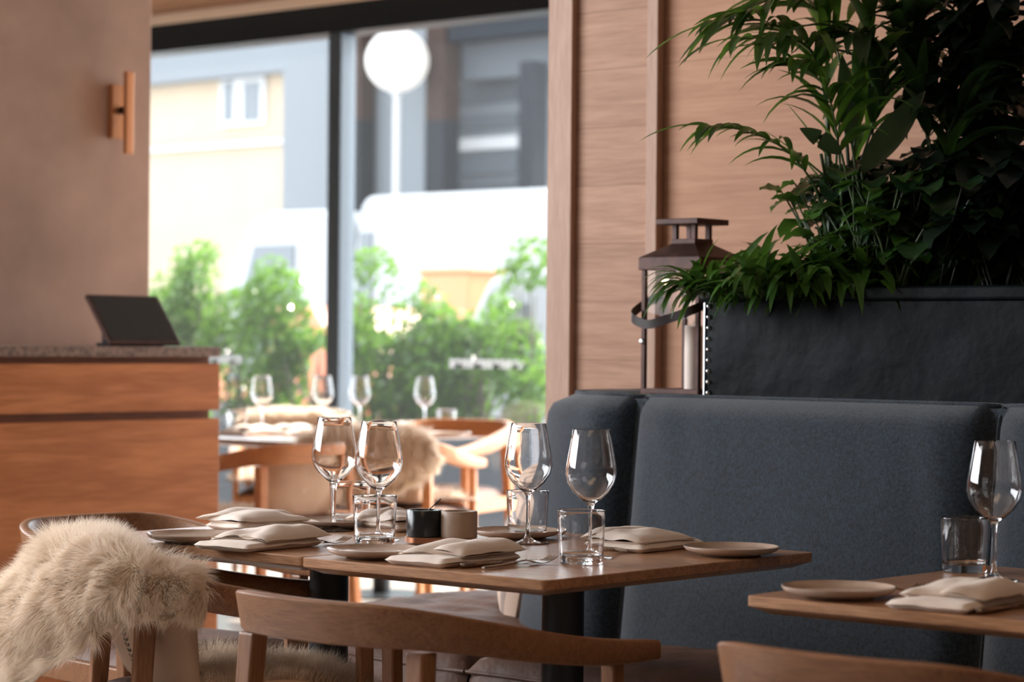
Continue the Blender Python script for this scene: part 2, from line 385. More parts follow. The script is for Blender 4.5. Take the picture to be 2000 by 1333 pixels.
# planter boxes and shrubs along the window
def leafcloud(mb, c, rad, n, size, seed, squash=1.0):
    rnd = random.Random(seed)
    for i in range(n):
        while True:
            p = V((rnd.uniform(-1, 1), rnd.uniform(-1, 1), rnd.uniform(-1, 1)))
            if p.length < 1: break
        p = V((p.x * rad[0], p.y * rad[1], p.z * rad[2]))
        q = V(c) + p
        if nz(q.x * 2.3, q.y * 2.3, q.z * 2.0 + seed) < -.12: continue
        a = V((rnd.gauss(0, 1), rnd.gauss(0, 1), rnd.gauss(0, 1))).normalized(); t = a.orthogonal().normalized(); u = a.cross(t)
        s = size * rnd.uniform(.6, 1.3)
        mb.add([q - t * s, q - u * s * .5, q + t * s, q + u * s * .5], [(0, 1, 2, 3)])
def stemsto(mb, base, c, rad, n, seed):
    rnd = random.Random(seed)
    for i in range(n):
        e = V(c) + V((rnd.uniform(-.7, .7) * rad[0], rnd.uniform(-.7, .7) * rad[1], rnd.uniform(0, .8) * rad[2]))
        s0 = V(base) + V((rnd.uniform(-.1, .1), rnd.uniform(-.05, .05), 0))
        mb.tube([s0, (s0 + e) / 2 + V((rnd.uniform(-.05, .05), 0, 0)), e], [.012, .008, .004], 5)
HY = 10.55
shr = [(352, 480, 640, 'left-most slim leafy shrub outside, beside the concrete pillar'),
       (395, 470, 700, 'tall airy shrub outside the left pane, second from the pillar'),
       (470, 560, 640, 'low loose green shrub outside in the middle of left pane'),
       (535, 500, 640, 'tall narrow green shrub outside, left of the low shrub at the mullion'),
       (610, 640, 560, 'low shrub outside directly left of the window mullion'),
       (722, 478, 620, 'tall bright green column shrub outside right of the window mullion'),
       (800, 540, 700, 'dense bright green shrub outside below the globe street lamp'),
       (870, 600, 560, 'dense low green shrub outside left of the white car'),
       (950, 600, 560, 'green shrub outside in front of the white car'),
       (765, 580, 640, 'mid-height green shrub outside, between bright column shrub and globe lamp pole'),
       (905, 640, 560, 'lowest dense shrub outside below the orange cabinet'),
       (1035, 462, 700, 'tall yellow-green shrub outside beside the timber wall edge')]
for k, (px, py, n, lab) in enumerate(shr):
    top = ony(px, py, HY); base = (top.x, HY, .62)
    t = thing('hedge_shrub', lab, 'shrub', base)
    m = MB(); hz = (top.z - .62) / 2; w_ = .27 if py < 530 else .36
    leafcloud(m, (0, 0, hz), (w_, .24, hz * 1.02), n * 4, .030, k * 5 + 1); m.build('foliage', M['hedge'], t, smooth=False)
    leaf_low = MB(); stemsto(leaf_low, (0, 0, 0), (0, 0, hz), (w_, .2, hz), 7, k); leaf_low.build('stem', M['twig'], t)
bx0, bx1 = ony(300, 700, HY).x, ony(1110, 700, HY).x
for k in range(4):
    x0 = bx0 + (bx1 - bx0) * k / 4; x1 = bx0 + (bx1 - bx0) * (k + 1) / 4 - .04
    t = thing('outdoor_planter', ['dark planter trough outside under the leftmost shrubs', 'dark planter trough outside under the mid left pane shrubs', 'dark planter trough outside right of the mullion under dense shrubs', 'dark planter trough outside nearest the timber wall edge'][k], 'planter', ((x0 + x1) / 2, HY, -.02))
    b = MB(); L_ = (x1 - x0) / 2; b.boxm((-L_, -.25, 0), (L_, -.21, .62)); b.boxm((-L_, .21, 0), (L_, .25, .62)); b.boxm((-L_, -.21, 0), (-L_ + .04, .21, .62)); b.boxm((L_ - .04, -.21, 0), (L_, .21, .62))
    b.build('trough', M['outdoor_box'], t, smooth=False, bevel=.004)
    b = MB(); b.boxm((-L_ + .04, -.21, .05), (L_ - .04, .21, .60)); b.build('soil', M['soil'], t, smooth=False)

def slabat(b, px0, px1, py0, py1, yw, th=.3):
    a = ony(px0, py0, yw); c = ony(px1, py1, yw); b.boxm((a.x, yw, c.z), (c.x, yw + th, a.z)); return a, c
# cream building with paired window, far across the street
BY = 26.0
t = thing('street_building', 'cream rendered building across the street with paired white window', 'building', (ony(400, 500, BY).x, BY, -.02))
def rel(t, p): return V(p) - V(t.location)
def part_slab(t, name, mat, px0, px1, py0, py1, yw, th=.3, z0=None):
    a = ony(px0, py0, yw); c = ony(px1, py1, yw); b = MB(); pm = (max(px0, 290) + min(px1, 1075)) / 2; zz = ony(pm, py1, yw).z if z0 is None else z0
    lo = rel(t, (a.x, yw, zz)); hi = rel(t, (c.x, yw + th, ony(pm, py0, yw).z)); b.boxm(lo, hi); return b.build(name, mat, t, smooth=False)
part_slab(t, 'wall', M['cream'], 100, 760, 140, 700, BY, 4, z0=-.02)
part_slab(t, 'roof_gutter', M['grey_panel'], 90, 770, 60, 140, BY - .3, 4.5)
wf = part_slab(t, 'window_frame', M['white_trim'], 425, 512, 152, 244, BY - .06, .05)
for a0, a1 in ((431, 450), (470, 502)):
    part_slab(t, 'pane', M['van_glass'], a0, a1, 160, 236, BY - .075, .01)
part_slab(t, 'cornice', M['white_trim'], 100, 760, 272, 280, BY - .1, .1)
# pale grey pillars and dark posts
SY = 20.0
for (a, c, mat, lab) in ((548, 652, 'grey_panel', 'wide pale grey pillar across the street, left of the mullion'), (700, 826, 'grey_panel', 'wide pale grey pillar behind the globe street lamp'),):
    p0 = ony(a, 0, SY); p1 = ony(c, 0, SY); b = MB(); b.boxm((0, 0, 0), (p1.x - p0.x, .25, 7)); o = b.build('street_pillar', M[mat], smooth=False); o.location = (p0.x, SY, -.02)
    tag(o, lab, 'pillar')
def post(px0, px1, lab, pyt=-40, two=False, yw=SY - .3):
    p0 = ony(px0, 0, yw); p1 = ony(px1, 0, yw); t = thing('street_post', lab, 'post', (p0.x, yw, -.02)); wd = p1.x - p0.x
    zt = ony(px0, pyt, yw).z; zb = ony(px0, 232, yw).z
    b = MB(); b.boxm((0, 0, 0), (wd, .25, (zb if two else zt))); b.build('post', M['dark_panel'], t, smooth=False)
    if two: b = MB(); b.boxm((0, 0, zb), (wd, .25, zt)); b.build('upper_cladding', M['brown_panel'], t, smooth=False)
post(669, 699, 'dark post with brown upper cladding just right of the mullion', two=True)
post(827, 864, 'dark post with brown upper part right of the globe lamp', two=True)
post(1010, 1036, 'slim black post in the far glazed facade', 116, yw=SY - .7)
t = thing('street_facade', 'grey glazed shopfront across the street at upper right of window', 'building', (ony(960, 300, SY).x, SY, -.02))
part_slab(t, 'header', M['grey_mid'], 870, 1200, 20, 150, SY, .4)
part_slab(t, 'beam', M['dark_panel'], 870, 1200, -60, 70, SY - .35, .3)
part_slab(t, 'cladding', M['grey_panel'], 885, 1200, 150, 700, SY + .5, .3, z0=0)
for y0, y1 in ((165, 200), (225, 250), (300, 340), (350, 366)): part_slab(t, 'louvre', M['grey_mid'], 868, 1005, y0, y1, SY + .44, .05)
part_slab(t, 'louvre', M['white_trim'], 868, 1005, 268, 292, SY + .43, .05)
# globe lamp
LY = 19.38
g = ony(771, 118, LY); t = thing('street_lamp', 'white glowing globe lamp on a slender white pole', 'street lamp', (g.x, LY, -.02))
R_ = 61.5 / F * (g.y * CT - g.x * ST)
b = MB(); b.lathe([(R_ * sin(pi * k / 24), g.z + .02 - R_ * cos(pi * k / 24)) for k in range(25)], 40); b.build('globe', M['globe'], t)
b = MB(); b.lathe([(0, 0), (.10, 0), (.10, .03), (.037, .05), (.037, g.z - R_ * .96), (0, g.z - R_ * .96)], 20); b.build('pole', M['white_trim'], t, angle=30)
b = MB(); b.lathe([(0, g.z - R_ * 1.02), (.07, g.z - R_ * 1.02), (.07, g.z - R_ * .93), (0, g.z - R_ * .93)], 20); b.build('collar', M['white_trim'], t, angle=30)
bo = ony(684, 700, 11.3); zt__ = ony(684, 625, 11.3).z
t = thing('dark_upright', 'dark round-topped upright outside, added for an unclear dark shape by the window mullion', 'dark_upright', (bo.x, 11.3, -.02)); b = MB()  # made-up upright filling in an undefined dark shape by the mullion
b.lathe([(0, 0), (.07, 0), (.07, .02), (.046, .03), (.046, zt__ - .06), (.035, zt__ - .015), (0, zt__)], 24); b.build('post', M['dark_panel'], t); b = MB(); b.lathe([(.047, zt__ - .22), (.049, zt__ - .22), (.049, zt__ - .16), (.047, zt__ - .16)], 24); b.build('band', M['brown_panel'], t)
# vehicles
def vehicle(name, lab, x0, x1, yw, zt, mat, cat='van', dep=1.9, nose=.18, hood=0):
    t = thing(name, lab, cat, ((x0 + x1) / 2, yw + dep / 2, -.02)); Lh = (x1 - x0) / 2; prof = []
    if hood: pts = [(-Lh, .35), (-Lh, .95), (-Lh + .1, 1.0), (-Lh + .55, zt * .93), (-Lh + .8, zt), (Lh - .7, zt), (Lh - .25, .98), (Lh - .02, .85), (Lh, .35)]
    else: pts = [(-Lh, .3), (-Lh, zt * .5), (-Lh + nose * 1.4, zt * .78), (-Lh + nose * 3.2, zt * .965), (-Lh + nose * 5, zt), (Lh - .15, zt), (Lh, zt - .12), (Lh, .3)]
    b = MB(); r1 = [V((x, -dep / 2, z)) for x, z in pts]; r2 = [V((x, dep / 2, z)) for x, z in pts]
    b.loft([[V((p.x, -dep / 2, p.z)) for p in r1], [V((p.x, dep / 2, p.z)) for p in r2]]); b.build('body', M[mat], t, smooth=False, bevel=.07, seg=3)
    for sx in (-1, 1):
        b = MB(); b.lathe([(0, -.11), (.25, -.11), (.33, -.08), (.33, .08), (.25, .11), (0, .11)], 24); w_ = b.build('wheel', M['tyre'], t, angle=30)
        w_.rotation_euler = (pi / 2, 0, 0); w_.location = (sx * Lh * .68, -dep / 2 + .06, .33)
    b = MB(); zb = zt * .56
    b.add([(-Lh + nose * 2.2, -dep / 2 - .012, zb), (-Lh + nose * 7, -dep / 2 - .012, zb), (-Lh + nose * 7, -dep / 2 - .012, zt * .86), (-Lh + nose * 3.6, -dep / 2 - .012, zt * .86)], [(0, 1, 2, 3)])
    b.build('side_window', M['van_glass'], t, smooth=False, solid=.02)
    b = MB(); b.boxm((-Lh - .03, -dep / 2 + .1, .32), (-Lh + .05, dep / 2 - .1, .5)); b.build('bumper', M['dark_panel'] if not hood else M['white_trim'], t, smooth=False)
    return t
a0 = ony(415, 0, 17.2).x; a1 = ony(655, 0, 17.2).x
vehicle('parked_van', 'large white van parked outside behind the left pane shrubs', a0, a1, 17.2, ony(560, 408, 17.2).z, 'van')
a0 = ony(676, 0, 17.2).x + .02
vehicle('parked_truck', 'tall white box truck outside behind the globe lamp pole', a0, a0 + 8.5, 17.2, ony(850, 372, 17.2).z, 'van', 'truck', 1.75, .05)
a0 = ony(882, 0, 12.4).x
vehicle('parked_van', 'small white van with rounded front at the right end of hedge', a0, a0 + 3.0, 12.4, ony(950, 522, 12.4).z, 'van', 'van', 1.5, .10)
a0 = ony(556, 0, 14.2).x; a1 = ony(628, 0, 14.2).x
vehicle('parked_car', 'red-orange car glimpsed outside just left of the mullion', a0 - .9, a1 + .5, 14.2, ony(590, 592, 14.2).z, 'car_orange', 'car', 1.4, .1, hood=1)
a0 = ony(818, 0, 14.3).x; a1 = ony(915, 0, 14.3).x
b = MB(); b.boxm((0, 0, 0), (a1 - a0, .6, ony(850, 534, 14.3).z + .02)); b.boxm((-.02, -.02, ony(850, 534, 14.3).z + .02), (a1 - a0 + .02, .62, ony(850, 534, 14.3).z + .06))
o = b.build('utility_cabinet', M['orange_cloth'], smooth=False, bevel=.02); o.location = (a0, 14.3, -.02); tag(o, 'orange cabinet outside between green shrub and small white van', 'cabinet')

# ------------------------------------------------------------------ SERVICE COUNTER, TABLET, SCONCE
XK = -6.10; yk = onx(430, 700, XK).y
zt_ = onx(430, 678, XK).z; zs = onx(430, 697, XK).z; z1 = onx(417, 710, XK).z; z2a = onx(417, 801, XK).z; z2b = onx(417, 810, XK).z
t = thing('service_counter', 'oak-fronted service counter with speckled stone top at left', 'counter', (XK, yk, 0))
def rb(t, name, mat, lo, hi, bev=.002, **k):
    b = MB(); b.boxm(rel(t, lo), rel(t, hi)); return b.build(name, mat, t, smooth=False, bevel=bev, **k)
rb(t, 'stone_top', M['stone'], (XC + .001, .5, zs), (XK + .005, yk, zt_), .003)
rb(t, 'upper_front', M['counter'], (XK - .03, .5, z2a), (XK, yk, z1))
rb(t, 'lower_front', M['counter'], (XK - .03, .5, .06), (XK, yk, z2b - .012))
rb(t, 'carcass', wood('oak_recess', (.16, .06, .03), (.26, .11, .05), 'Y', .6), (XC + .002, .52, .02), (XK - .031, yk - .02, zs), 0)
# tablet
tb = [onx(215, 668, XK - .08), onx(355, 667, XK - .08)]
py0, py1 = tb[0].y, tb[1].y
t = thing('tablet_stand', 'black tablet tilted back on the stone counter top', 'tablet', (XK - .10, (py0 + py1) / 2, zt_))
hw = (py1 - py0) / 2; hh = .205
Mt = Matrix.Translation((0, 0, .012)) @ Matrix.Rotation(math.radians(-28), 4, 'Y')
# tilted body: local x = thickness, z = up the screen
def tbox(name, mat, lo, hi, bev=.002):
    b = MB(); b.boxm(lo, hi); b.v = [tuple(Mt @ V(p)) for p in b.v]; return b.build(name, mat, t, smooth=False, bevel=bev)
Mt = Matrix.Translation((.02, 0, .010)) @ Matrix.Rotation(math.radians(-38), 4, 'Y')
tilt_top = onx(165, 572, XK - .20)
tbox('body', M['rust'], (-.014, -hw, 0), (0, hw, hh), .004)
tbox('screen', M['screen'], (.0002, -hw + .012, .014), (.0012, hw - .012, hh - .008), 0)
b = MB(); b.boxm((-.09, -hw + .03, 0), (-.01, hw - .05, .012)); b.boxm((-.085, -hw + .05, .01), (-.07, hw - .07, .09)); b.build('stand', M['black_metal'], t, smooth=False, bevel=.003)
# sconce on the concrete wall
sc_ = onx(222, 217, XC)
t = thing('wall_sconce', 'copper wall light with long upright bar on the concrete wall', 'wall lamp', sc_)
s1 = onx(205, 165, XC); s2 = onx(234, 272, XC)
ya, yb = s1.y - sc_.y, s2.y - sc_.y; za, zb_ = s2.z - sc_.z, s1.z - sc_.z
b = MB(); b.boxm((0, ya, za), (.03, yb * .7, zb_)); b.build('back_plate', M['brass'], t, smooth=False, bevel=.003)
b = MB(); b.boxm((.03, -.012, -.012), (.062, .012, .012)); b.build('arm', M['leather_strap'], t, smooth=False)
zt2 = onx(243, 137, XC + .1).z - sc_.z; zb2 = onx(243, 298, XC + .1).z - sc_.z
b = MB(); b.boxm((.06, -.016, zb2), (.080, .016, zt2)); b.build('light_bar', M['brass'], t, smooth=False, bevel=.003)

# ------------------------------------------------------------------ BANQUETTE
FY = 4.36; SLOPE = .13; ZTOP = 1.03; BR = .30; BCX, BCY = -3.54, FY + BR
def bpath(s, R, cx, fy):
    """path along the booth front: s>=0 straight (x grows), s<0 round the corner then back along -x side"""
    cy = fy + R
    if s >= 0: return V((cx + s, fy, 0)), V((0, -1, 0))
    a = -s / R
    if a <= pi / 2:
        return V((cx - R * sin(a), cy - R * cos(a), 0)), V((-sin(a), -cos(a), 0))
    return V((cx - R, cy + (a - pi / 2) * R, 0)), V((-1, 0, 0))
bench = thing('banquette', 'curved booth bench with blue-grey felt back and brown leather seat', 'bench', (-3.0, 4.2, 0))
OFF = V((3.0, -4.2, 0))
def panel(s0, s1, seed):
    b = MB(); nu, nv = 44, 26
    def front(u, v):
        s = s0 + (s1 - s0) * u; p, n = bpath(s, BR, BCX, FY)
        e = min(u, 1 - u) * (s1 - s0) / .085; e = sqrt(max(0, 1 - (1 - min(e, 1)) ** 2))
        z = .42 + (ZTOP - .42) * v
        et = min(1, (1 - v) * (ZTOP - .42) / .05); et = sqrt(max(0, 1 - (1 - et) ** 2)) if et < 1 else 1
        off = (ZTOP - z) * SLOPE + .070 * e * (.35 + .65 * et) - .07 + .018 * et * sin(pi * u)
        off += .004 * nz(s * 4, z * 3, seed) * e
        fold = .006 * sin(s * 55 + z * 10) * math.exp(-min(u, 1 - u) * (s1 - s0) / .10) * ss(.3, .9, v) * e
        return p + n * (off + fold) + V((0, 0, z - (1 - e) * .004 * (v > .95))) + OFF
    b.grid(front, nu, nv)
    def top(u, v):
        s = s0 + (s1 - s0) * u; p, n = bpath(s, BR, BCX, FY); f = front(u, 1)
        back = p - n * .105 + V((0, 0, ZTOP)) + OFF
        return f + (back - f) * v + V((0, 0, .006 * sin(pi * v)))
    b.grid(top, nu, 4)
    o = b.build('back_panel', M['felt'], bench, angle=70)
    # piping along the top
    pts = []
    for k in range(nu + 1):
        u = k / nu; pts.append(front(u, 1) + V((0, 0, .003)))
    m = MB(); m.tube(pts, .0045, 6); sp = [front(.004, k / 20) for k in range(21)]
    m.tube(sp, .004, 6); m.build('piping', M['felt'], o)
sA = ony(1227, 780, FY).x - BCX; sB = ony(1925, 795, FY).x - BCX
panel(sA + .004, sB - .004, 2); panel(sB + .004, sB + 1.0, 3)
panel(-(BR * pi / 2) - .34, sA - .004, 1)
b = MB()
def backing(u, v):
    s = -(BR * pi / 2) - .34 + u * (sB + 1.0 + BR * pi / 2 + .34); p, n = bpath(s, BR, BCX, FY)
    z = .42 + (ZTOP - .006 - .42) * v; return p + n * ((ZTOP - z) * SLOPE - .052) + V((0, 0, z)) + OFF
b.grid(backing, 90, 3)
def bcap(u, v):
    s = -(BR * pi / 2) - .34 + u * (sB + 1.0 + BR * pi / 2 + .34); p, n = bpath(s, BR, BCX, FY)
    return p - n * (.052 + .05 * v) + V((0, 0, ZTOP - .006)) + OFF
b.grid(bcap, 90, 1); b.build('back_lining', M['felt'], bench, angle=60)
# carcass under the back
b = MB(); b.boxm(V((BCX - .05, FY + .07, .5)) + OFF, V((-1.2, FY + .10, ZTOP - .03)) + OFF); b.boxm(V((BCX - BR + .03, FY + .25, 0)) + OFF, V((BCX - BR + .1, WY - .03, ZTOP - .03)) + OFF); b.build('frame', M['ledge'], bench, smooth=False)
# seat cushions
SR, SCX, SFY = .80, -3.72, 3.93
def seat(s0, s1, seed, corner=False):
    b = MB(); nu, nv = 60 if corner else 44, 26
    def pos(u, v):
        s = s0 + (s1 - s0) * u
        if corner:
            po, n = bpath(s, SR, SCX, SFY)
        else: po, n = bpath(s, SR, SCX, SFY)
        # inner point toward booth back
        if s >= 0: pi_ = V((po.x, FY + .06, 0))
        else:
            a = min(-s / SR, pi / 2); pi_ = V((BCX - .22 * sin(a) - (.0), FY + .08 + .3 * (1 - cos(a)) + max(0, -s - SR * pi / 2) , 0))
        q = po + (pi_ - po) * v
        eu = min(u, 1 - u) * (s1 - s0); ev = v * .45
        r = .035; h = 1
        if eu < r: h *= sqrt(max(0, 1 - (1 - eu / r) ** 2))
        if ev < r: h *= sqrt(max(0, 1 - (1 - ev / r) ** 2))
        puff = .028 * sin(pi * u) ** .6 * sin(pi * min(1, v * 1.1)) ** .6 if 0 < u < 1 and 0 < v < .9 else 0
        wr = .008 * nz(q.x * 7 + seed, q.y * 16, 0) + .005 * sin((q.y + .35 * q.x) * 62 + 7 * nz(q.x * 3, q.y * 3, seed)) * (.5 + nz(q.x * 4, q.y * 4, seed + 3))
        z = .425 + .035 * h + puff + wr * (.3 + .7 * h)
        return q + V((0, 0, z)) + OFF
    b.grid(pos, nu, nv)
    def side(u, v):
        p = pos(u, 0); s = s0 + (s1 - s0) * u; po, n = bpath(s, SR, SCX, SFY); e = min(u, 1 - u) * (s1 - s0)
        bul = .018 * sin(pi * v) + .004 * nz(s * 18, v * 3, seed) * 2 * sin(pi * v)
        if e < .03: bul -= .02 * (1 - e / .03)
        return V((p.x, p.y, 0)) + n * bul + V((0, 0, p.z + (.30 - p.z) * v))
    b.grid(side, nu, 8)
    o = b.build('seat_cushion', M['leather_seat'], bench, angle=75)
    m = MB(); m.tube([pos(k / nu, 0) + V((0, 0, .002)) for k in range(nu + 1)], .0045, 6); m.build('piping', M['leather_seat'], o)
sx = ony(914, 1290, SFY).x - SCX
seat(sx + .003, sx + .98, 4); seat(sx + .986, sx + 1.96, 5); seat(-(SR * pi / 2) - .5, sx - .003, 6, True)
b = MB()
rings = []
for z in (0.0, .31):
    ring = []
    for k in range(13): p, n = bpath(-(SR * pi / 2) - .5 + k / 12 * ((SR * pi / 2) + .5), SR, SCX, SFY); ring.append(p - n * .03 + V((0, 0, z)) + OFF)
    ring.append(V((-1.2, SFY + .03, z)) + OFF); ring.append(V((-1.2, FY + .02, z)) + OFF); ring.append(V((BCX - .1, FY + .05, z)) + OFF); ring.append(V((BCX - .22, WY, z)) + OFF)
    rings.append(ring)
b.loft(rings); b.build('plinth', M['leather_box'], bench, smooth=False)
# ledge top behind the back
b = MB(); n_ = 10; ring0 = []
for k in range(n_ + 1):
    p, n = bpath(-(BR * pi / 2) * (1 - k / n_), BR, BCX, FY); ring0.append(p - n * .10)
poly = [V((BCX - BR + .10, WY - .03, 0))] + ring0 + [V((-1.2, FY + .10, 0)), V((-1.2, WY - .03, 0))]
b.loft([[p + V((0, 0, .985)) for p in poly], [p + V((0, 0, 1.028)) for p in poly]])
tag(b.build('booth_ledge', M['ledge'], smooth=False, bevel=.002), 'timber ledge behind the booth back, carrying lantern and planter', 'ledge')

# plaid cushion in the corner of the booth
def plaid_mat():
    m, nt, bs = new_mat('plaid_fabric'); N = nt.nodes.new; L = nt.links.new
    tc = N('ShaderNodeTexCoord'); sp = N('ShaderNodeSeparateXYZ'); L(tc.outputs['Object'], sp.inputs[0]); tot = None
    for ax, sc in (('X', 55.), ('Z', 55.)):
        mu = N('ShaderNodeMath'); mu.operation = 'MULTIPLY'; mu.inputs[1].default_value = sc; L(sp.outputs[ax], mu.inputs[0])
        s_ = N('ShaderNodeMath'); s_.operation = 'SINE'; L(mu.outputs[0], s_.inputs[0])
        g_ = N('ShaderNodeMath'); g_.operation = 'GREATER_THAN'; g_.inputs[1].default_value = .72; L(s_.outputs[0], g_.inputs[0])
        if tot is None: tot = g_.outputs[0]
        else:
            a = N('ShaderNodeMath'); a.operation = 'ADD'; L(tot, a.inputs[0]); L(g_.outputs[0], a.inputs[1]); tot = a.outputs[0]
    r = N('ShaderNodeValToRGB'); e = r.color_ramp.elements; e[0].color = (.62, .46, .36, 1); e[1].color = (.07, .08, .10, 1); e[1].position = 1
    d = N('ShaderNodeMath'); d.operation = 'MULTIPLY'; d.inputs[1].default_value = .5; L(tot, d.inputs[0]); L(d.outputs[0], r.inputs[0]); L(r.outputs[0], bs.inputs['Base Color'])
    bs.inputs['Roughness'].default_value = .9; return m
def cushion(w_, h_, d_):
    b = MB(); n = 18
    for sg in (1, -1):
        def f(u, v, sg=sg):
            x, z = 2 * u - 1, 2 * v - 1
            k = (max(0, 1 - x * x) * max(0, 1 - z * z)) ** .38
            pin = 1 - .07 * (1 - abs(x)) * z * z - .0; pin2 = 1 - .07 * (1 - abs(z)) * x * x
            return V((x * w_ / 2 * pin2, sg * d_ / 2 * k, h_ / 2 + z * h_ / 2 * pin))
        b.grid(f, n, n)
    return b
p_ = onz(985, 1186, .485)
o = cushion(.36, .36, .14).build('plaid_cushion', plaid_mat(), angle=180); o.location = (p_.x + .02, p_.y + .03, .462); o.rotation_euler = (math.radians(-10), math.radians(10), math.radians(-52))
tag(o, 'beige and dark checked cushion leaning in the booth corner', 'cushion')

# ------------------------------------------------------------------ PLANTER BOX, LANTERN
PY0, PY1 = 4.515, 4.86; PX0 = ony(1378, 700, PY0).x; PX1 = -1.35
zr0 = ony(1378, 590, PY0).z; zr1 = ony(1378, 562, PY0).z
planter = thing('leather_planter', 'long black leather-clad planter box with silver studs on ledge', 'planter', (PX0, PY0, 1.029))
def prb(name, mat, lo, hi, bev=.004, **k):
    b = MB(); b.boxm(rel(planter, lo), rel(planter, hi)); return b.build(name, mat, planter, smooth=False, bevel=bev, seg=3, **k)
bz = 1.029
# leather skin as wrinkled sheet on a box body (open top)
b = MB()
def skin(u, v):
    x = (PX1 - PX0) * u; z = (zr0 - bz) * v
    return V((x, -.004 * (.5 + nz(x * 5, z * 6, 3)) * sin(pi * v) - .003, z))
b.grid(skin, 120, 16); b.build('leather_front', M['leather_box'], planter, angle=180)
b = MB()
for lo, hi in (((PX0, PY0, bz), (PX1, PY0 + .02, zr1 - .01)), ((PX0, PY1 - .02, bz), (PX1, PY1, zr1 - .01)), ((PX0, PY0 + .02, bz), (PX0 + .02, PY1 - .02, zr1 - .01)), ((PX1 - .02, PY0 + .02, bz), (PX1, PY1 - .02, zr1 - .01)), ((PX0 + .02, PY0 + .02, bz), (PX1 - .02, PY1 - .02, bz + .02))): b.boxm(rel(planter, lo), rel(planter, hi))
b.build('box', M['leather_box'], planter, smooth=False, bevel=.003)
b = MB()
for lo, hi in (((PX0 - .012, PY0 - .014, zr0), (PX1, PY0 + .024, zr1)), ((PX0 - .012, PY1 - .024, zr0), (PX1, PY1 + .012, zr1)), ((PX0 - .012, PY0 + .0241, zr0), (PX0 + .024, PY1 - .0241, zr1))): b.boxm(rel(planter, lo), rel(planter, hi))
b.build('rim', M['leather_box'], planter, smooth=False, bevel=.009, seg=4)
prb('soil', M['soil'], (PX0 + .021, PY0 + .021, bz + .021), (PX1 - .021, PY1 - .021, zr1 - .03), 0)
b = MB(); b.boxm((.000, -.0085, .004), (.0035, -.003, zr0 - bz - .002)); b.build('edge_strip', M['stud'], planter, smooth=False)
stud = MB(); stud.lathe([(0, .0055), (.003, .005), (.005, .003), (.0062, 0)], 12)
so = None
for k in range(9):
    z = bz + .010 + (zr0 - bz - .02) * k / 8
    if so is None: so = stud.build('stud', M['stud'], planter, angle=180); o = so
    else: o = so.copy(); C.objects.link(o); o.parent = planter
    o.rotation_euler = (pi / 2, 0, 0); o.location = (.013, -.006, z - bz)
# leather wrap scallops under studs
# lantern
LYW = 4.70
l0 = ony(1252, 775, LYW); l1 = ony(1364, 775, LYW)
LW = l1.x - l0.x; zb = 1.029; ze = ony(1252, 527, LYW).z; zev = ony(1252, 503, LYW).z; zr = ony(1310, 474, LYW).z; zc0 = ony(1330, 436, LYW).z; zc1 = ony(1320, 425, LYW).z
lan = thing('lantern', 'rusty metal lantern with white candle and leather strap on ledge', 'lantern', ((l0.x + l1.x) / 2, LYW + LW / 2, zb))
hw = LW / 2; hz = ze - zb
b = MB(); b.boxm((-hw, -hw, 0), (hw, hw, .012)); b.build('base', M['rust'], lan, smooth=False, bevel=.001)
for sx_ in (-1, 1):
    for sy_ in (-1, 1):
        b = MB(); b.boxm((sx_ * hw - (.011 if sx_ > 0 else 0), sy_ * hw - (.011 if sy_ > 0 else 0), .012), (sx_ * hw + (.011 if sx_ < 0 else 0), sy_ * hw + (.011 if sy_ < 0 else 0), hz)); b.build('post', M['rust'], lan, smooth=False, bevel=.001)
e_ = .012; zev_ = zev - zb; zr_ = zr - zb; rw = hw * .42
b = MB(); sq = lambda a, z: [V((-a, -a, z)), V((a, -a, z)), V((a, a, z)), V((-a, a, z))]
b.loft([sq(hw + .006, hz), sq(hw + .006, zev_), sq(rw, zr_), sq(rw, zr_ + .012)]); b.build('roof', M['rust'], lan, smooth=False, bevel=.0015)
zc0_ = zc0 - zb; zc1_ = zc1 - zb
for sx_ in (-1, 1):
    for sy_ in (-1, 1):
        b = MB(); b.box((sx_ * (rw - .008), sy_ * (rw - .008), (zr_ + .012 + zc0_) / 2), (.012, .012, zc0_ - zr_ - .012)); b.build('cap_post', M['rust'], lan, smooth=False)
b = MB(); cw = rw + .028; b.loft([sq(cw, zc0_), sq(cw, zc1_)]); b.build('cap', M['rust'], lan, smooth=False, bevel=.002)
for sx_, sy_, ax in ((0, -1, 0), (0, 1, 0), (-1, 0, 1), (1, 0, 1)):
    b = MB()
    if ax == 0: b.boxm((-hw + .011, sy_ * (hw - .006) - .001, .012), (hw - .011, sy_ * (hw - .006) + .001, hz))
    else: b.boxm((sx_ * (hw - .006) - .001, -hw + .011, .012), (sx_ * (hw - .006) + .001, hw - .011, hz))
    b.build('pane', M['lantern_glass'], lan, smooth=False)
cz = ony(1350, 645, LYW + .02).z - zb
b = MB(); b.lathe([(0, 0), (.022, 0), (.0225, cz * .5), (.022, cz - .002), (.018, cz), (0, cz - .004)], 24, (hw - .045, -hw + .04, .0125)); cd = b.build('candle', M['candle'], lan, angle=50)
b = MB(); b.tube([(hw - .045, -hw + .04, cz + .005), (hw - .044, -hw + .04, cz + .022)], .0012, 6); b.build('wick', M['black_metal'], cd)
pb = ony(1271, 549, LYW + .03) - V(lan.location)
b = MB(); b.lathe([(.009 * sin(pi * k / 12), pb.z - .009 * cos(pi * k / 12)) for k in range(13)], 16, (-hw + .035, -hw + .05, 0)); b.build('lamp_glint', M['lamp_glint'], lan)  # glowing bead stands in for a lamp's reflection in the lantern glass
b = MB(); b.tube([(-hw + .035, -hw + .05, pb.z + .009), (-hw + .06, -hw + .06, hz - .001)], .005, 8); b.build('glint_holder', M['black_metal'], lan)  # added rod that carries the reflection bead
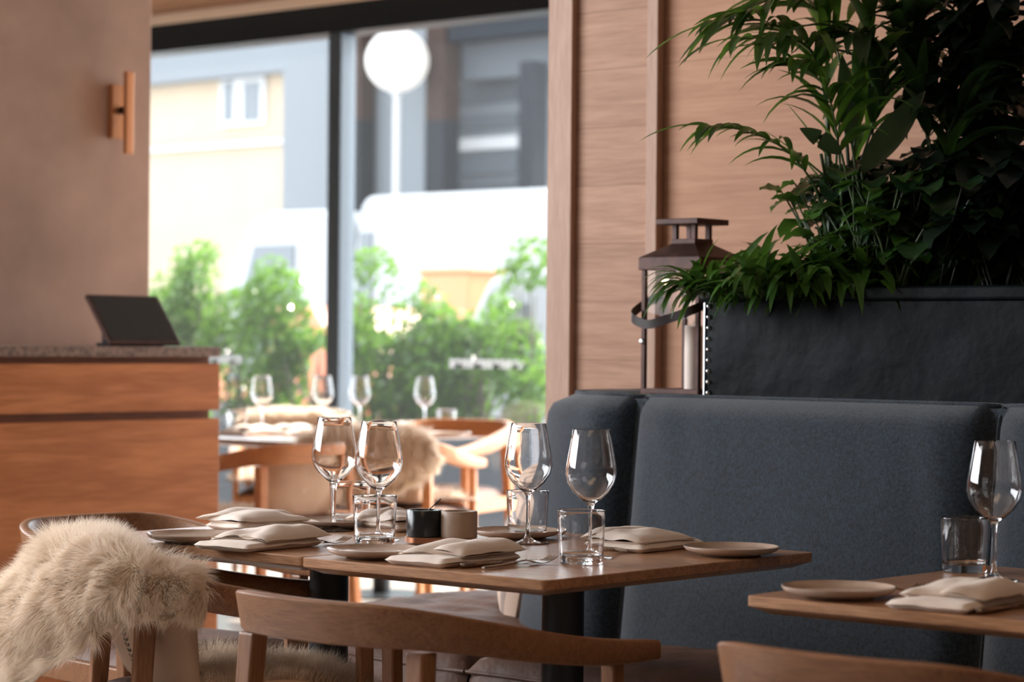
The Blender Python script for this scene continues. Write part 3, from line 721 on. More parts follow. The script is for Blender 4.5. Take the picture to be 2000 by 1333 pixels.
# strap: hangs in a loop from both sides, sagging in front
pts = crom([(-hw - .004, .0, hz - .06), (-hw - .022, -.05, hz - .085), (-hw - .006, -hw - .03, hz - .115), (-hw * .3, -hw - .055, hz - .135), (hw * .4, -hw - .045, hz - .12), (hw + .01, -hw - .02, hz - .095), (hw + .012, .0, hz - .06)], 8)
b = MB(); rings = []
for i, p in enumerate(pts):
    tt = (pts[min(i + 1, len(pts) - 1)] - pts[max(i - 1, 0)]).normalized(); nn = tt.cross(V((0, 0, 1))).normalized(); uu = nn.cross(tt).normalized()
    rings.append([p + nn * a + uu * c for a, c in ((-.0015, -.011), (.0015, -.011), (.0015, .011), (-.0015, .011))])
b.loft(rings); b.build('strap', M['leather_strap'], lan, angle=40)
b = MB(); b.lathe([(0, .006), (.005, .005), (.007, 0)], 12); o = b.build('clasp', M['stud'], lan); o.rotation_euler = (pi / 2, 0, 0); o.location = (-hw + .004, -hw - .001, hz * .42)

# ------------------------------------------------------------------ PLANTS
def leaf(mb, base, d, L, W, droop=.5, n=8, fold=.12, side=None, wav=0, shape=1.0, seed=0, twist=0):
    d = V(d).normalized(); p = V(base); g = V((0, 0, -1)); step = L / n; rows = []
    s = side or d.cross(V((0, 0, 1)))
    if s.length < .05: s = d.cross(V((1, 0, 0)))
    s = s.normalized()
    if twist: s = Matrix.Rotation(twist, 3, d) @ s
    for i in range(n + 1):
        t = i / n; wd = W * (sin(pi * min(1, t ** shape * .97 + .03))) ** .8 * .5
        if i == n: wd = W * .02
        ss_ = (s - d * s.dot(d)).normalized(); nn = ss_.cross(d)
        wv = wav * W * sin(t * 17 + seed)
        rows += [p - ss_ * wd + nn * (fold * wd * 2 + wv), p - nn * 0, p + ss_ * wd + nn * (fold * wd * 2 - wv)]
        p = p + d * step; d = (d + g * droop * step / L * 1.6).normalized()
    fs = []
    for i in range(n):
        a = i * 3; fs += [(a, a + 1, a + 4, a + 3), (a + 1, a + 2, a + 5, a + 4)]
    mb.add(rows, fs); return p
VF = V((-ST, CT, 0))          # direction the photo looks along
VR = V((CT, ST, 0))           # to its right
soilz = zr1 - .03
def frond(t, pts, Ls, side, nl=14, start=.25, mat='palm', W=.017, seed=0, rr=.0035, droop=.7, spread=.55):
    rnd = random.Random(seed); P = crom([V(p) - V(t.location) for p in pts], 10); m = MB()
    m.tube(P, [rr * (1 - .75 * i / (len(P) - 1)) for i in range(len(P))], 6)
    fr = m.build('frond', M[mat if mat != 'palm' else 'stem'] if mat != 'palm' else M['stem'], t)
    b = MB(); N_ = len(P) - 1
    for k in range(nl):
        f = start + (1 - start) * (k / (nl - 1)); i = min(N_ - 1, int(f * N_)); p = P[i]; tg = (P[i + 1] - P[max(0, i - 1)]).normalized()
        up = (V((0, 0, 1)) - tg * tg.z).normalized(); sd = tg.cross(up).normalized()
        L_ = Ls * (sin(pi * (.25 + .6 * (1 - abs(2 * (k / (nl - 1)) - .9))))) * rnd.uniform(.8, 1.1) * (1 - .35 * (k / (nl - 1)))
        for s_ in (-1, 1):
            dd = tg * rnd.uniform(.65, .9) + sd * s_ * spread * rnd.uniform(.7, 1.3) + up * side * rnd.uniform(-.1, .3)
            leaf(b, p, dd, L_, W * rnd.uniform(.8, 1.15), droop * rnd.uniform(.6, 1.3), 7, .18, side=None, shape=.8, seed=k, twist=rnd.uniform(-.5, .5))
    tg = (P[-1] - P[-4]).normalized(); leaf(b, P[-1], tg, Ls * .8, W, droop * .5, 7, .15)
    b.build('leaflets', M[mat], fr, smooth=True, angle=180)
YP = 5.45
def cp(px, py, dy=0): return campt(px, py, YP + dy)
palm = thing('palm_plant', 'feathery green palm with arching fronds reaching left over the wall', 'plant', (*(cp(1640, 560)[:2]), soilz))
pb_ = cp(1640, 575); pb_.z = soilz
frond(palm, [pb_, cp(1600, 400, -.02), cp(1570, 335, -.05), cp(1520, 285, -.08), cp(1450, 255, -.1), cp(1380, 246, -.12)], .21, 1, 10, .40, seed=1, spread=.55, droop=.9, W=.021)
frond(palm, [pb_, cp(1618, 380), cp(1610, 220), cp(1585, 110, -.03), cp(1530, 60, -.06), cp(1460, 35, -.1), cp(1390, 45, -.12)], .23, 1, 13, .45, seed=2, W=.024, droop=.9)
frond(palm, [pb_, cp(1612, 300), cp(1608, 180), cp(1575, 95, -.1), cp(1520, 75, -.15), cp(1440, 75, -.2)], .22, 1, 10, .5, seed=3, droop=1.1, W=.022)
frond(palm, [pb_, cp(1610, 330, .05), cp(1612, 200, .05), cp(1600, 60, .05), cp(1560, -60, .02), cp(1520, -110, 0)], .28, 1, 12, .45, seed=4, droop=.8, W=.028)
frond(palm, [pb_, cp(1660, 330), cp(1680, 180), cp(1690, 60), cp(1680, -40)], .30, 1, 13, .35, 'palm', seed=5, droop=.9, W=.034)
frond(palm, [pb_, cp(1650, 380, .05), cp(1700, 230, .08), cp(1740, 80, .1), cp(1800, -20, .1)], .30, 1, 13, .35, 'palm', seed=6, droop=.9, W=.032)
frond(palm, [pb_, cp(1640, 360, -.05), cp(1625, 230, -.08), cp(1600, 160, -.12), cp(1550, 120, -.16)], .25, 1, 12, .35, 'palm', seed=7, droop=1.2, W=.026)
frond(palm, [pb_, cp(1630, 330, .04), cp(1640, 150, .04), cp(1600, 30, .02), cp(1520, -5, -.04), cp(1440, 25, -.08)], .24, 1, 13, .5, 'palm', seed=8, droop=.8, W=.026)
frond(palm, [pb_, cp(1670, 350, .02), cp(1720, 180, 0), cp(1700, 90, -.06), cp(1640, 60, -.12)], .24, 1, 12, .4, 'palm_dark', seed=9, droop=1.0, W=.030)
frond(palm, [pb_, cp(1680, 360, .02), cp(1760, 200, .04), cp(1800, 100, .02), cp(1790, 20, -.04)], .26, 1, 12, .4, 'palm_dark', seed=10, droop=1.0, W=.034)
for k, (a, c) in enumerate((((1660, 380), (1540, 190)), ((1650, 420), (1560, 290)), ((1665, 400), (1500, 240)))):
    m = MB(); q = cp(*a) - V(palm.location); e_ = cp(*c) - V(palm.location)
    leaf(m, q, e_ - q, (e_ - q).length * 1.02, .022, .15, 8, .15, side=VR.cross(V((0, 1, 0))) if 0 else None, shape=.8); m.build('leaf_blade', M['palm'], palm, angle=180)
m = MB()
for (a, c, r_) in (((1607, 575), (1612, 230), .006), ((1655, 575), (1648, 250), .0045), ((1690, 575), (1720, 240), .0045), ((1640, 575), (1600, 300), .004), ((1740, 575), (1850, 180), .006)):
    a_ = cp(*a); a_.z = soilz; m.tube(crom([a_ - V(palm.location), (a_ + cp(*c)) / 2 - V(palm.location) + VR * .01, cp(*c) - V(palm.location)], 5), r_, 7)
m.build('cane', M['stem'], palm)

def clump(name, lab, cat, px, py, n, L, W, mat, seed, spreadx=.12, droop=1.2, up=.8, bias=(0, 0, 0), dy=0, shape=.9, wav=.02, fold=.12, stem=None, stemmat='stem', grp=None):
    rnd = random.Random(seed); base = cp(px, py, dy); base.z = soilz
    t = thing(name, lab, cat, base, group=grp); b = MB(); sm = MB()
    for k in range(n):
        a = rnd.uniform(0, 2 * pi); o = V((rnd.uniform(-spreadx, spreadx), rnd.uniform(-.07, .07), rnd.uniform(0, .02)))
        d = V((cos(a), sin(a) * .8, up * rnd.uniform(.5, 1.6))) + V(bias)
        l = L * rnd.uniform(.6, 1.2); q = o
        if stem:
            hgt = stem * rnd.uniform(.3, 1.1); e_ = o + V((d.x * hgt * .5, d.y * hgt * .3, hgt)); sm.tube([o, (o + e_) / 2 + V((0, 0, hgt * .12)), e_], .0022, 5); q = e_
            d = V((cos(a), sin(a), rnd.uniform(-.1, .5))) + V(bias) * .5
        leaf(b, q, d, l, W * rnd.uniform(.7, 1.2), droop * rnd.uniform(.5, 1.4), 8, fold, wav=wav, shape=shape, seed=k, twist=rnd.uniform(-.4, .4))
    b.build('leaves', M[mat], t, angle=180)
    if stem: sm.build('stem', M[stemmat], t)
    return t
clump('strap_leaf_fern', 'bright strap-leaved fern spilling over the planter left end', 'plant', 1430, 560, 120, .15, .023, 'strap', 11, .11, 1.5, 1.5, (-.55, -.35, 0), dy=-.02)
clump('strap_leaf_fern', 'strap-leaved fern at the planter, right of the leftmost fern', 'plant', 1530, 560, 120, .16, .024, 'strap', 12, .10, 1.4, 1.6, (-.1, -.15, 0), dy=-.02)
clump('strap_leaf_fern', 'taller strap-leaved fern standing below the palm stems', 'plant', 1625, 560, 90, .20, .030, 'strap', 13, .11, 1.5, 1.5, (0, -.2, 0), dy=-.03)
clump('bushy_plant', 'small-leaved bushy plant right of the palm stems', 'plant', 1700, 560, 170, .075, .055, 'strap', 21, .11, .6, .4, (0, -.1, 0), stem=.24, wav=.05)
clump('bushy_plant', 'dark crinkle-leaved plant in the middle of the planter', 'plant', 1780, 560, 160, .10, .075, 'broad', 22, .13, .9, .4, (0, -.2, 0), stem=.25, wav=.06, stemmat='stem_dark')
clump('bushy_plant', 'dark leafy plant at the planter right end', 'plant', 1945, 560, 230, .13, .085, 'dark_leaf', 23, .17, .9, .4, (0, -.2, 0), stem=.30, wav=.05, stemmat='stem_dark')
clump('bushy_plant', 'low dark foliage between the crinkle-leaved plant and right end', 'plant', 1860, 560, 220, .12, .075, 'dark_leaf', 24, .15, 1.0, .3, (0, -.2, 0), stem=.27, wav=.05, stemmat='stem_dark')
# broad leaf plant with one large pointed leaf
t = thing('broad_leaf_plant', 'plant with one large pointed upright leaf among the palm', 'plant', (*(cp(1690, 560, -.05)[:2]), soilz)); b = MB(); m = MB()
def bl(a, c, W, dr=.1, dy=-.08, stemfrom=None, tw=0, mat=None):
    q = cp(*a, dy) - V(t.location); e_ = cp(*c, dy) - V(t.location); L_ = (e_ - q).length
    leaf(b, q, e_ - q + V((0, 0, dr * L_ * .7)), L_ * 1.02, W, dr, 12, .10, side=(VR * .9 - V((0, 0, .5))), shape=.9, wav=.015, twist=tw)
    s0 = cp(*(stemfrom or (1690, 560)), dy) - V(t.location); s0.z = 0; m.tube([s0, (s0 * .4 + q * .6) + VR * .01, q], .003, 6)
bl((1680, 335), (1800, 180), .062, .05)
bl((1640, 300), (1560, 250), .04, .2); bl((1660, 280), (1640, 110), .045, .1, -.06); bl((1700, 240), (1720, 90), .05, .1, .02); bl((1780, 320), (1900, 300), .06, .4, 0)
b.build('leaves', M['broad'], t, angle=180); m.build('stem', M['stem'], t)
# dark tall plant at right
t = thing('rubber_plant', 'tall dark glossy-leaved plant silhouetted at the far right', 'plant', (*(cp(1960, 560, .02)[:2]), soilz)); b = MB(); m = MB()
rnd = random.Random(5)
for trunk in (((1950, 570), (1935, 250), (1960, 60), (1945, -60)), ((1985, 570), (1975, 300), (1990, 120), (2010, -60)), ((1900, 570), (1905, 420), (1895, 200), (1880, -40))):
    P = crom([cp(*q, .02) - V(t.location) for q in trunk], 8); P[0].z = 0; m.tube(P, .006, 7)
    for k in range(44):
        i = int(len(P) * (.3 + .7 * rnd.random())); p = P[min(i, len(P) - 1)]; a = rnd.uniform(0, 2 * pi); q = p + V((cos(a) * .03, sin(a) * .03, .02))
        d = V((cos(a), sin(a), rnd.uniform(.1, .8))) - VR * .25
        leaf(b, q, d, rnd.uniform(.13, .21), rnd.uniform(.05, .075), 1.0, 10, .12, wav=.05, shape=.8, seed=k, twist=rnd.uniform(-.6, .6))
for a, c, W in (((1975, 265), (1838, 228), .06), ((1990, 200), (1870, 190), .055), ((1970, 150), (1860, 120), .05), ((1960, 300), (1840, 280), .06), ((2000, 120), (1880, 90), .055)):
    q = cp(*a, -.04) - V(t.location); e_ = cp(*c, -.04) - V(t.location); leaf(b, q, e_ - q + V((0, 0, .05)), (e_ - q).length * 1.1, W, .9, 12, .12, side=VF * .4 + V((0, 0, .8)), wav=.04, shape=.8)
b.build('leaves', M['dark_leaf'], t, angle=180); m.build('stem', M['stem_dark'], t)
palm2 = thing('palm_plant', 'darker second palm behind, upper right of the planter', 'plant', (*(cp(1830, 560, .08)[:2]), soilz)); pb_ = cp(1830, 575, .08); pb_.z = soilz
for k, pl in enumerate(([(1810, 300), (1780, 120), (1740, 20), (1700, -30)], [(1830, 300), (1860, 130), (1880, 30), (1900, -60)], [(1830, 330), (1880, 180), (1930, 110), (1980, 80)], [(1820, 330), (1790, 200), (1760, 110), (1760, 50)], [(1840, 300), (1900, 150), (1960, 20), (2010, -40)], [(1835, 380), (1870, 260), (1920, 200), (1975, 190)])):
    frond(palm2, [pb_] + [cp(*q, .08 - .03 * k) for q in pl], .24, 1, 14, .35, 'palm_dark', seed=30 + k, droop=.9, W=.032)
# bird's nest fern at right
t = thing('birds_nest_fern', 'broad strap-leaved fern arching left at the planter right side', 'plant', (*(cp(2000, 560, -.06)[:2]), soilz)); b = MB()
for a, c, W, dr in (((2010, 480), (1870, 370), .05, 1.2), ((2000, 500), (1790, 430), .045, .9), ((1990, 480), (1800, 520), .035, .8), ((2010, 520), (1910, 560), .04, .8), ((2030, 500), (1950, 620), .03, .5), ((1960, 480), (1880, 400), .045, 1.2)):
    q = cp(*a, -.08) - V(t.location); e_ = cp(*c, -.1) - V(t.location); leaf(b, q, (e_ - q) + V((0, 0, dr * .09)), (e_ - q).length * 1.15, W, dr, 14, .08, side=VF * .6 + V((0, 0, .8)), wav=.03, shape=.9)
b.tube([(0, 0, 0), cp(2010, 500, -.08) - V(t.location)], .012, 8)
b.build('leaves', M['strap'], t, angle=180)

# ------------------------------------------------------------------ DINING TABLES
TZ = .745
def table(name, lab, x0, x1, y0, y1, mat='table', grp=None, rc=.012):
    t = thing(name, lab, 'table', ((x0 + x1) / 2, (y0 + y1) / 2, 0), group=grp); hx, hy = (x1 - x0) / 2, (y1 - y0) / 2
    b = MB(); rings = []
    def rr(hx, hy, r, z, n=4):
        out = []
        for cx, cy, a0 in ((hx - r, hy - r, 0), (-hx + r, hy - r, pi / 2), (-hx + r, -hy + r, pi), (hx - r, -hy + r, 1.5 * pi)):
            for k in range(n + 1): a = a0 + pi / 2 * k / n; out.append(V((cx + r * cos(a), cy + r * sin(a), z)))
        return out
    b.loft([rr(hx - .028, hy - .028, rc * .6, TZ - .030), rr(hx - .002, hy - .002, rc, TZ - .0185), rr(hx, hy, rc, TZ - .017), rr(hx, hy, rc, TZ - .0015), rr(hx - .0015, hy - .0015, rc, TZ)])
    b.build('tabletop', M[mat], t, angle=30)
    b = MB(); b.lathe([(0, .008), (.041, .008), (.041, TZ - .034), (0, TZ - .034)], 32); b.build('pedestal', M['black_metal'], t, angle=40)
    b = MB(); b.box((0, 0, TZ - .032), (.30, .05, .004)); b.box((0, 0, TZ - .0322), (.05, .30, .004)); b.build('top_bracket', M['black_metal'], t, smooth=False)
    b = MB(); b.lathe([(0, 0), (.21, 0), (.21, .008), (.05, .014), (0, .014)], 40); b.build('base', M['black_metal'], t, angle=40)
    return t
AX0, AX1, AY0, AY1 = -3.287, -2.683, 3.151, 3.965
table('dining_table', 'oak dining table in the centre foreground, nearest the camera of the joined pair', AX0, AX1, AY0, AY1)
table('dining_table', 'oak dining table joined to the left of centre one, by the sheepskin chair', -3.97, AX0 - .006, AY0 + .012, AY1)
c0 = onz(1460, 1163, TZ)
table('dining_table', 'oak dining table at the right edge before the booth', c0.x, c0.x + .72, c0.y, c0.y + .76)

# ------------------------------------------------------------------ TABLEWARE
plate_b = MB(); plate_b.lathe([(0, .004), (.050, .004), (.052, 0), (.056, 0), (.060, .004), (.078, .0065), (.089, .0115), (.0925, .0165), (.0925, .0185), (.0908, .019), (.086, .0145), (.076, .0105), (.055, .0085), (0, .008)], 64)
def single(proto, loc, rz, lab, grp=None):
    if not proto.get('used'): o = proto; o['used'] = 1
    else: o = proto.copy(); C.objects.link(o)
    o.location = loc; o.rotation_euler = (0, 0, rz); o['label'] = lab
    if grp: o['group'] = grp
    return o
pl0 = plate_b.build('bread_plate', M['plate'], angle=50); pl0['category'] = 'plate'
GP = 'taupe bread plates on the front tables'
for px, py, lab in ((738, 1069, 'taupe side plate at front of the centre table, left of its napkin'), (1432, 1065, 'taupe side plate at the right end of the centre table by the booth'),
                    (380, 1040, 'taupe side plate at the left table edge beside the sheepskin'), (1012, 1033, 'taupe side plate behind the marble pots, toward the booth'),
                    (655, 1013, 'taupe side plate mostly hidden behind the leftmost wine glass'), (1642, 1143, 'taupe side plate on the right-hand table')):
    p = onz(px, py, TZ + .020); single(pl0, (p.x, p.y, TZ + .0002), 0, lab, GP)

def wineglass(lab, loc, group):
    t = thing('wine_glass', lab, 'wine glass', loc, group=group)
    b = MB(); o_ = [(0, .098), (.0062, .098), (.0085, .1035), (.020, .1115), (.034, .1245), (.0445, .1405), (.0487, .1575), (.0475, .174), (.0432, .200), (.0385, .225), (.0355, .243)]
    i_ = [(.0347, .243), (.0375, .225), (.0422, .200), (.0465, .174), (.0477, .158), (.0434, .1415), (.033, .1265), (.019, .1140), (.008, .1070), (0, .1052)]
    b.lathe(o_ + [(.0352, .2434)] + i_, 64); b.build('bowl', M['glass'], t, angle=60)
    b = MB(); b.lathe([(0, .0118), (.0075, .0118), (.0045, .020), (.0036, .04), (.0035, .075), (.0045, .090), (.0062, .0978), (0, .0978)], 24); b.build('stem', M['glass'], t, angle=60)
    b = MB(); b.lathe([(0, .0012), (.0430, .0002), (.0440, .001), (.0435, .002), (.030, .0035), (.015, .0065), (.0075, .0116), (0, .0116)], 56); b.build('foot', M['glass'], t, angle=60)
    return t
GW = 'stemmed wine glasses on the front tables'
gl = None
for px, py, lab in ((655, 1037, 'wine glass furthest left of the front tables, behind the tumblers'), (742, 1056, 'wine glass standing behind the front left tumbler'),
                    (1034, 1062, 'wine glass in front of the tumbler, right of the marble pots'), (1157, 1090, 'wine glass behind the tumbler nearest the centre table corner'), (1945, 1135, 'wine glass on the right-hand table')):
    p = onz(px, py, TZ); p.z = TZ + .0003
    if gl is None: gl = wineglass(lab, p, GW)
    else: copy_tree(gl, p, 0, lab)
tm = MB(); tm.lathe([(0, .0008), (.030, .0008), (.0375, .0008), (.0385, 0), (.0396, .0012), (.0399, .003), (.0401, .006), (.0413, .030), (.0425, .055), (.0437, .080), (.0446, .0965), (.0445, .0978), (.0441, .0982), (.0436, .0978), (.0434, .0965), (.0425, .080), (.0413, .055), (.0401, .030), (.0392, .0200), (.0388, .0170), (.0380, .0152), (.0365, .0142), (.030, .0138), (0, .0138)], 72)
tm0 = tm.build('tumbler', M['glass'], angle=60); tm0['category'] = 'tumbler'
GT = 'clear water tumblers on the front tables'
for px, py, lab in ((735, 968, 'clear tumbler at the front left, before the second wine glass'), (1139, 997, 'clear tumbler nearest the front corner of centre table'), (1033, 959, 'clear tumbler behind the third wine glass toward the booth'),
                    (686, 941, 'clear tumbler behind and right of the leftmost wine glass'), (1888, 1011, 'clear tumbler on the right-hand table')):
    p = onz(px, py, TZ + .098); p.z = TZ + .0003; single(tm0, p, 0, lab, GT)

# salt and pepper pots on a copper tray
pc = onz(866, 1064, TZ); 
cr = thing('condiment_tray', 'copper oval tray under the black and beige marble pots', 'tray', (pc.x, pc.y, TZ + .0003), TH * .55)
def stad(a, r, z, n=14):
    return [V((a + r * sin(pi * k / n), -r * cos(pi * k / n), z)) for k in range(n + 1)] + [V((-a - r * sin(pi * k / n), r * cos(pi * k / n), z)) for k in range(n + 1)]
b = MB(); b.loft([stad(.036, .0385, .003), stad(.036, .040, .004), stad(.036, .040, .014), stad(.036, .0385, .015)]); b.build('tray', M['copper'], cr, angle=40)
for x in (-.04, .04):
    b = MB(); b.lathe([(0, 0), (.006, 0), (.006, .0031), (0, .0031)], 12, (x, 0, 0)); b.build('foot', M['copper'], cr, angle=40)
Rm = Matrix.Rotation(TH * .55, 3, 'Z')
def pot(x, mat, lab):
    q = Rm @ V((x, 0, .0156)) + V(cr.location)
    b = MB(); b.lathe([(0, 0), (.0355, 0), (.0365, .001), (.0365, .052), (.0358, .053), (.0292, .053), (.0285, .052), (.0285, .014), (0, .014)], 48); o = b.build('marble_pot', M[mat], angle=40); o.location = q; tag(o, lab, 'pot'); return q
q1 = pot(-.0372, 'marble_black', 'black marble pot with small spoon, left on the tray')
pot(.0372, 'marble_beige', 'beige marble pot on the right of the copper tray')
b = MB(); b.tube([(0, 0, .0), (.006, .003, .028), (.034, .012, .056)], [.0014, .0012, .0014], 8); b.lathe([(0, -.004), (.006, -.003), (.0075, 0), (0, -.001)], 14); o = b.build('condiment_spoon', M['black_metal']); o.location = q1 + V((-.004, 0, .0195)); o.rotation_euler = (0, 0, math.radians(15)); tag(o, 'tiny black spoon sticking out of the black marble pot', 'spoon')

# napkins
def slab(b, c00, c10, c11, c01, z0, th, bulge=.0, seed=0, n=22, wave=.0025, edge=.006, zf=None):
    def P(u, v, sg):
        p = (V(c00) * (1 - u) + V(c10) * u) * (1 - v) + (V(c01) * (1 - u) + V(c11) * u) * v
        x = min(u, 1 - u) * (V(c10) - V(c00)).length / edge; y = min(v, 1 - v) * (V(c01) - V(c00)).length / edge; e = min(1, x) , min(1, y)
        k = sqrt(max(0, 1 - (1 - e[0]) ** 2)) * sqrt(max(0, 1 - (1 - e[1]) ** 2))
        zz = z0 + th / 2 + (zf(u, v) if zf else 0) + bulge * sin(pi * u) ** .7 * sin(pi * v) ** .7 * (sg > 0)
        wv = wave * nz(p.x * 22 + seed, p.y * 16, seed) * (sg > 0)
        return V((p.x + .002 * nz(p.y * 30, seed, 1), p.y + .002 * nz(p.x * 30, seed, 2), zz + sg * th / 2 * k + wv))
    b.grid(lambda u, v: P(u, v, 1), n, n); b.grid(lambda u, v: P(v, u, -1), n, n)
def napkin(seed):
    rnd = random.Random(seed); j = lambda a: rnd.uniform(-a, a)
    b = MB()
    slab(b, (-.070, -.114, 0), (.068, -.108, 0), (.066, .108, 0), (-.068, .105, 0), 0, .016, .002, seed, edge=.012, wave=.003)
    slab(b, (-.066, -.075 + j(.012), 0), (.048, -.025 + j(.01), 0), (.064, .108, 0), (-.062, .100, 0), .0145, .012, .014, seed + 4, wave=.009, edge=.016)
    slab(b, (.004, -.07 + j(.01), 0), (.070, -.055, 0), (.072, .122 + j(.01), 0), (.014, .09, 0), .0225, .011, .012, seed + 7, wave=.009, edge=.014, zf=lambda u, v: -.010 * u * u + .004 * v)
    o = b.build('linen_napkin', M['napkin'], angle=180); o['category'] = 'napkin'; return o
NP = [napkin(k) for k in (1, 5, 9)]
GN = 'folded linen napkins on the front tables'
for k, (px, py, rz, lab) in enumerate(((893, 1087, .0, 'folded linen napkin at the front edge of the centre table'), (512, 1058, .06, 'folded linen napkin in front on the left table, by its front edge'),
        (520, 1022, pi - .2, 'folded linen napkin at the back of the left table'), (1262, 1060, pi + .05, 'folded linen napkin near the booth, left of the right-end plate'),
        (800, 1022, pi, 'folded linen napkin mostly hidden behind the marble pots'), (1880, 1170, .05, 'folded linen napkin on the right-hand table'))):
    p = onz(px, py, TZ + .012); single(NP[k % 3], (p.x, p.y, TZ + .0005), rz, lab, GN)

# cutlery
def strip(b, prof, th):
    """prof: list of (y, halfwidth, z, thickness)"""
    rings = []
    for y, w_, z, t_ in prof:
        rings.append([V((w_ * cos(a), y, z + t_ / 2 * sin(a))) for a in [2 * pi * k / 8 for k in range(8)]])
    b.loft(rings)
def fork(lab, loc, rz, tilt=0, grp='forks on the front tables'):
    t = thing('table_fork', lab, 'fork', loc, rz, grp)
    b = MB(); strip(b, [(-.1, .004, .004, .003), (-.097, .0065, .004, .005), (-.05, .006, .005, .005), (-.01, .0035, .008, .004), (.02, .0025, .010, .003)], 0); b.build('handle', M['steel_dark'], t, angle=60)
    b = MB(); strip(b, [(.0195, .0025, .010, .003), (.03, .006, .008, .002), (.04, .0115, .005, .0018), (.052, .012, .003, .0018)], 0)
    for x in (-.0098, -.0033, .0033, .0098):
        rings = []
        for y, z, w_ in ((.050, .003, .002), (.07, .004, .0018), (.09, .009, .0014), (.098, .0125, .0007)): rings.append([V((x + a * w_, y, z + c * .0009)) for a, c in ((-1, -1), (1, -1), (1, 1), (-1, 1))])
        b.loft(rings)
    b.build('tines', M['steel'], t, angle=60); return t
def knife(lab, loc, rz, grp='knives on the front tables'):
    t = thing('table_knife', lab, 'knife', loc, rz, grp)
    b = MB(); strip(b, [(-.11, .005, .005, .006), (-.107, .0085, .005, .010), (-.06, .0075, .005, .009), (-.02, .0065, .005, .008), (-.005, .005, .005, .005)], 0); b.build('handle', M['steel_dark'], t, angle=60)
    b = MB(); strip(b, [(-.0055, .0045, .005, .0022), (.03, .009, .0045, .0018), (.08, .0095, .004, .0016), (.105, .006, .0035, .0012), (.115, .001, .003, .0008)], 0); b.build('blade', M['steel'], t, angle=60); return t
FK = fork('', (0, 0, 0), 0); KN = knife('', (0, 0, 0), 0); fk_used = [0, 0]
def put_fork(x, y, rz, lab, dz=0):
    if not fk_used[0]: FK.location = (x, y, TZ + dz); FK.rotation_euler = (0, 0, rz); FK['label'] = lab; fk_used[0] = 1
    else: copy_tree(FK, (x, y, TZ + dz), rz, lab)
def put_knife(x, y, rz, lab, dz=0):
    if not fk_used[1]: KN.location = (x, y, TZ + dz); KN.rotation_euler = (0, 0, rz); KN['label'] = lab; fk_used[1] = 1
    else: copy_tree(KN, (x, y, TZ + dz), rz, lab)
def at(px, py): return onz(px, py, TZ + .005)
for (px, py, rz, lab) in ((1018, 1101, 0.02, 'fork right of the front napkin on the centre table'), (618, 1062, .05, 'fork right of the front napkin on the left table'),
                          (806, 1080, .0, 'fork tucked left of the front napkin on the centre table'), (432, 1052, .0, 'fork tucked left of the front napkin on the left table'),
                          (1240, 1072, pi + .15, 'fork beside the side plate at the booth end of centre table'), (1745, 1158, 0, 'fork left of the napkin on the right-hand table'),
                          (2010, 1180, 0, 'fork right of the napkin at the right picture edge'), (600, 1034, pi - .3, 'fork behind the front left napkin, by the leftmost wine glass')):
    p = at(px, py); put_fork(p.x, p.y, rz, lab, .0003)
for (px, py, rz, lab) in ((985, 1098, -.02, 'knife right of the front napkin on the centre table'), (590, 1063, -.02, 'knife right of the front napkin on the left table'), (1985, 1184, 0, 'knife right of the napkin on the right-hand table')):
    p = at(px, py); put_knife(p.x, p.y, rz, lab, .0003)

# ------------------------------------------------------------------ CHAIRS
BOWC = [(.272, .28), (.268, .15), (.262, .02), (.248, -.10), (.222, -.20), (.165, -.262), (.085, -.285), (0, -.290), (-.085, -.285), (-.165, -.262), (-.222, -.20), (-.248, -.10), (-.262, .02), (-.268, .15), (-.272, .28)]
BOWP = crom([(x, y, 0) for x, y in BOWC], 6)
def bowat(s):          # s in [-1,1], -1 = right arm end (+x), +1 = left arm end
    f = (s + 1) / 2 * (len(BOWP) - 1); i = min(int(f), len(BOWP) - 2); k = f - i
    p = BOWP[i].lerp(BOWP[i + 1], k); t = (BOWP[i + 1] - BOWP[i]).normalized(); n = V((t.y, -t.x, 0)) * -1
    if n.dot(p - V((0, .15, 0))) < 0: n = -n
    return p, t, n
def bowz(s):
    a = abs(s); top = .637 + .096 * (1 - ss(.22, 1.06, a)) ; bot = .606 + .056 * (1 - ss(.30, .92, a)); return top, bot
